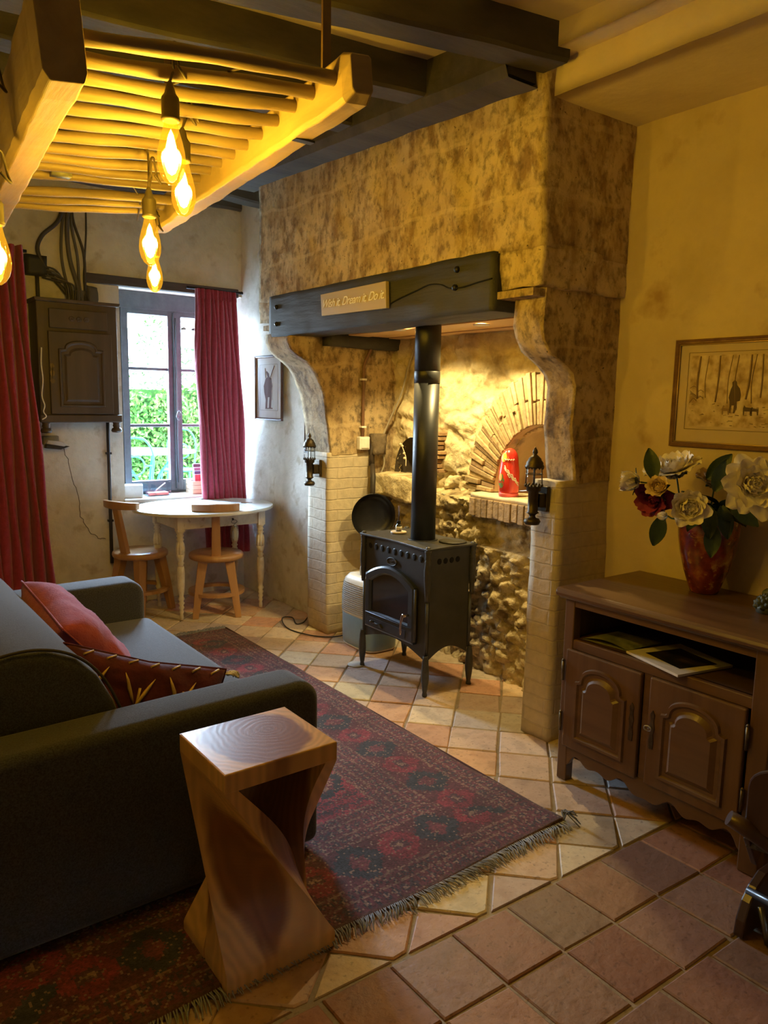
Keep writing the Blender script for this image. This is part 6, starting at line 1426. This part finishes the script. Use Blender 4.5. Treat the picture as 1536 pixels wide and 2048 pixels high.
spots = [((.695,1.756,2.052),(.713,1.77,2.262),'largest nearest filament bulb hanging low in the front','a'),
 ((.827,2.01,2.048),(.86,2.04,2.275),'filament bulb just behind and right of the nearest one','a'),
 ((.835,2.291,1.958),(.855,2.35,2.27),'filament bulb on a long cord, upper one of the far pair','a'),
 ((1.124,3.042,1.985),(1.13,3.06,2.25),'farthest and smallest filament bulb, lower one of the far pair','a'),
 ((.374,2.052,1.828),(.39,2.06,2.24),'filament bulb cut by the left edge of the photo','a')]
for i, (c, h, lab, _) in enumerate(spots):
    c = Vector(c); h = Vector(h)
    t = b0 if i == 0 else dup(b0, c)
    t.location = c; t['label'] = lab; OFF[t.name] = c
    mm = MB()
    top = c+Vector((0,0,.155))
    pts = [top, top.lerp(h, .6)+Vector((.002,0,0)), h+Vector((-.012,-.022,-.02)), h+Vector((-.012,-.022,.022)), h+Vector((.004,.0,.036)), h+Vector((.016,.022,.02)), h+Vector((.022,.020,-.012)), h+Vector((.024,-.004,-.034)), h+Vector((.010,-.020,-.030)), h+Vector((-.002,-.022,-.018))]
    mm.tube(curve_pts(pts, 6), .0032, 7); mm.build('cord', M_cord, t)
    ob = bpy.data.objects.new('bulb_light', lt); COL.objects.link(ob); ob.location = c
mm = MB(); q = [P0-Rr*.20+D*.06+Ur*.02, P0-Rr*.33+D*.3+Ur*.03, P0-Rr*.25+D*.5+Ur*.02, P0-Rr*.30+D*.9+Ur*.03, P0-Rr*.12+D*1.35+Ur*.01, P0-Rr*.06+D*1.62-Ur*.02]
mm.tube(curve_pts(q, 10), .003, 6); tag(mm.build('supply_cord', M_cord), 'thin brown cord woven along the top of the hay rack between bulbs', 'cord')
# ------------------------------------------------------------------ light, sky, camera
wd = bpy.data.worlds.new('sky'); SC.world = wd; wd.use_nodes = True; nt = wd.node_tree
bg = nt.nodes['Background']
tc = nt.nodes.new('ShaderNodeTexCoord'); sx = nt.nodes.new('ShaderNodeSeparateXYZ'); L(nt, tc.outputs['Generated'], sx.inputs[0])
rp = nt.nodes.new('ShaderNodeValToRGB'); rp.color_ramp.elements[0].position = 0; rp.color_ramp.elements[0].color = (.72,.87,1,1); rp.color_ramp.elements[1].position = .7; rp.color_ramp.elements[1].color = (.45,.68,1,1)
L(nt, sx.outputs['Z'], rp.inputs['Fac']); L(nt, rp.outputs['Color'], bg.inputs['Color']); bg.inputs['Strength'].default_value = SKY
def portal(loc, rot, sx_, sy_):
    l = bpy.data.lights.new('daylight_portal', 'AREA'); l.shape = 'RECTANGLE'; l.size = sx_; l.size_y = sy_; l.cycles.is_portal = True
    o = bpy.data.objects.new('daylight_portal', l); COL.objects.link(o); o.location = loc; o.rotation_euler = rot
portal((2.24,5.80,1.5), (-PI/2,0,0), .9, 1.5)
cam = bpy.data.cameras.new('camera'); co = bpy.data.objects.new('camera', cam); COL.objects.link(co); SC.camera = co
yaw, pitch, roll, F = math.radians(37.02), math.radians(8.32), math.radians(1.07), 1503.
f = Vector((math.sin(yaw)*math.cos(pitch), math.cos(yaw)*math.cos(pitch), -math.sin(pitch))); r = Vector((math.cos(yaw), -math.sin(yaw), 0)); u = r.cross(f)
r2 = r*math.cos(roll)+u*math.sin(roll); u2 = -r*math.sin(roll)+u*math.cos(roll)
co.matrix_world = Matrix(((r2.x,u2.x,-f.x,0),(r2.y,u2.y,-f.y,0),(r2.z,u2.z,-f.z,1.5),(0,0,0,1)))
cam.sensor_fit = 'VERTICAL'; cam.sensor_height = 36; cam.lens = F/2048*36; cam.clip_start = .05; cam.clip_end = 200
SC.view_settings.view_transform = 'Standard'; SC.view_settings.look = 'None'; SC.view_settings.gamma = 1; SC.view_settings.use_curve_mapping = False
SC.view_settings.exposure = EXPO
cy = SC.cycles; cy.use_denoising = True; cy.max_bounces = 10; cy.diffuse_bounces = 6; cy.glossy_bounces = 4; cy.transparent_max_bounces = 12; cy.transmission_bounces = 6
cy.sample_clamp_indirect = 6; cy.caustics_reflective = False; cy.caustics_refractive = False; cy.blur_glossy = 1
try: cy.denoiser = 'OPENIMAGEDENOISE'
except Exception: pass
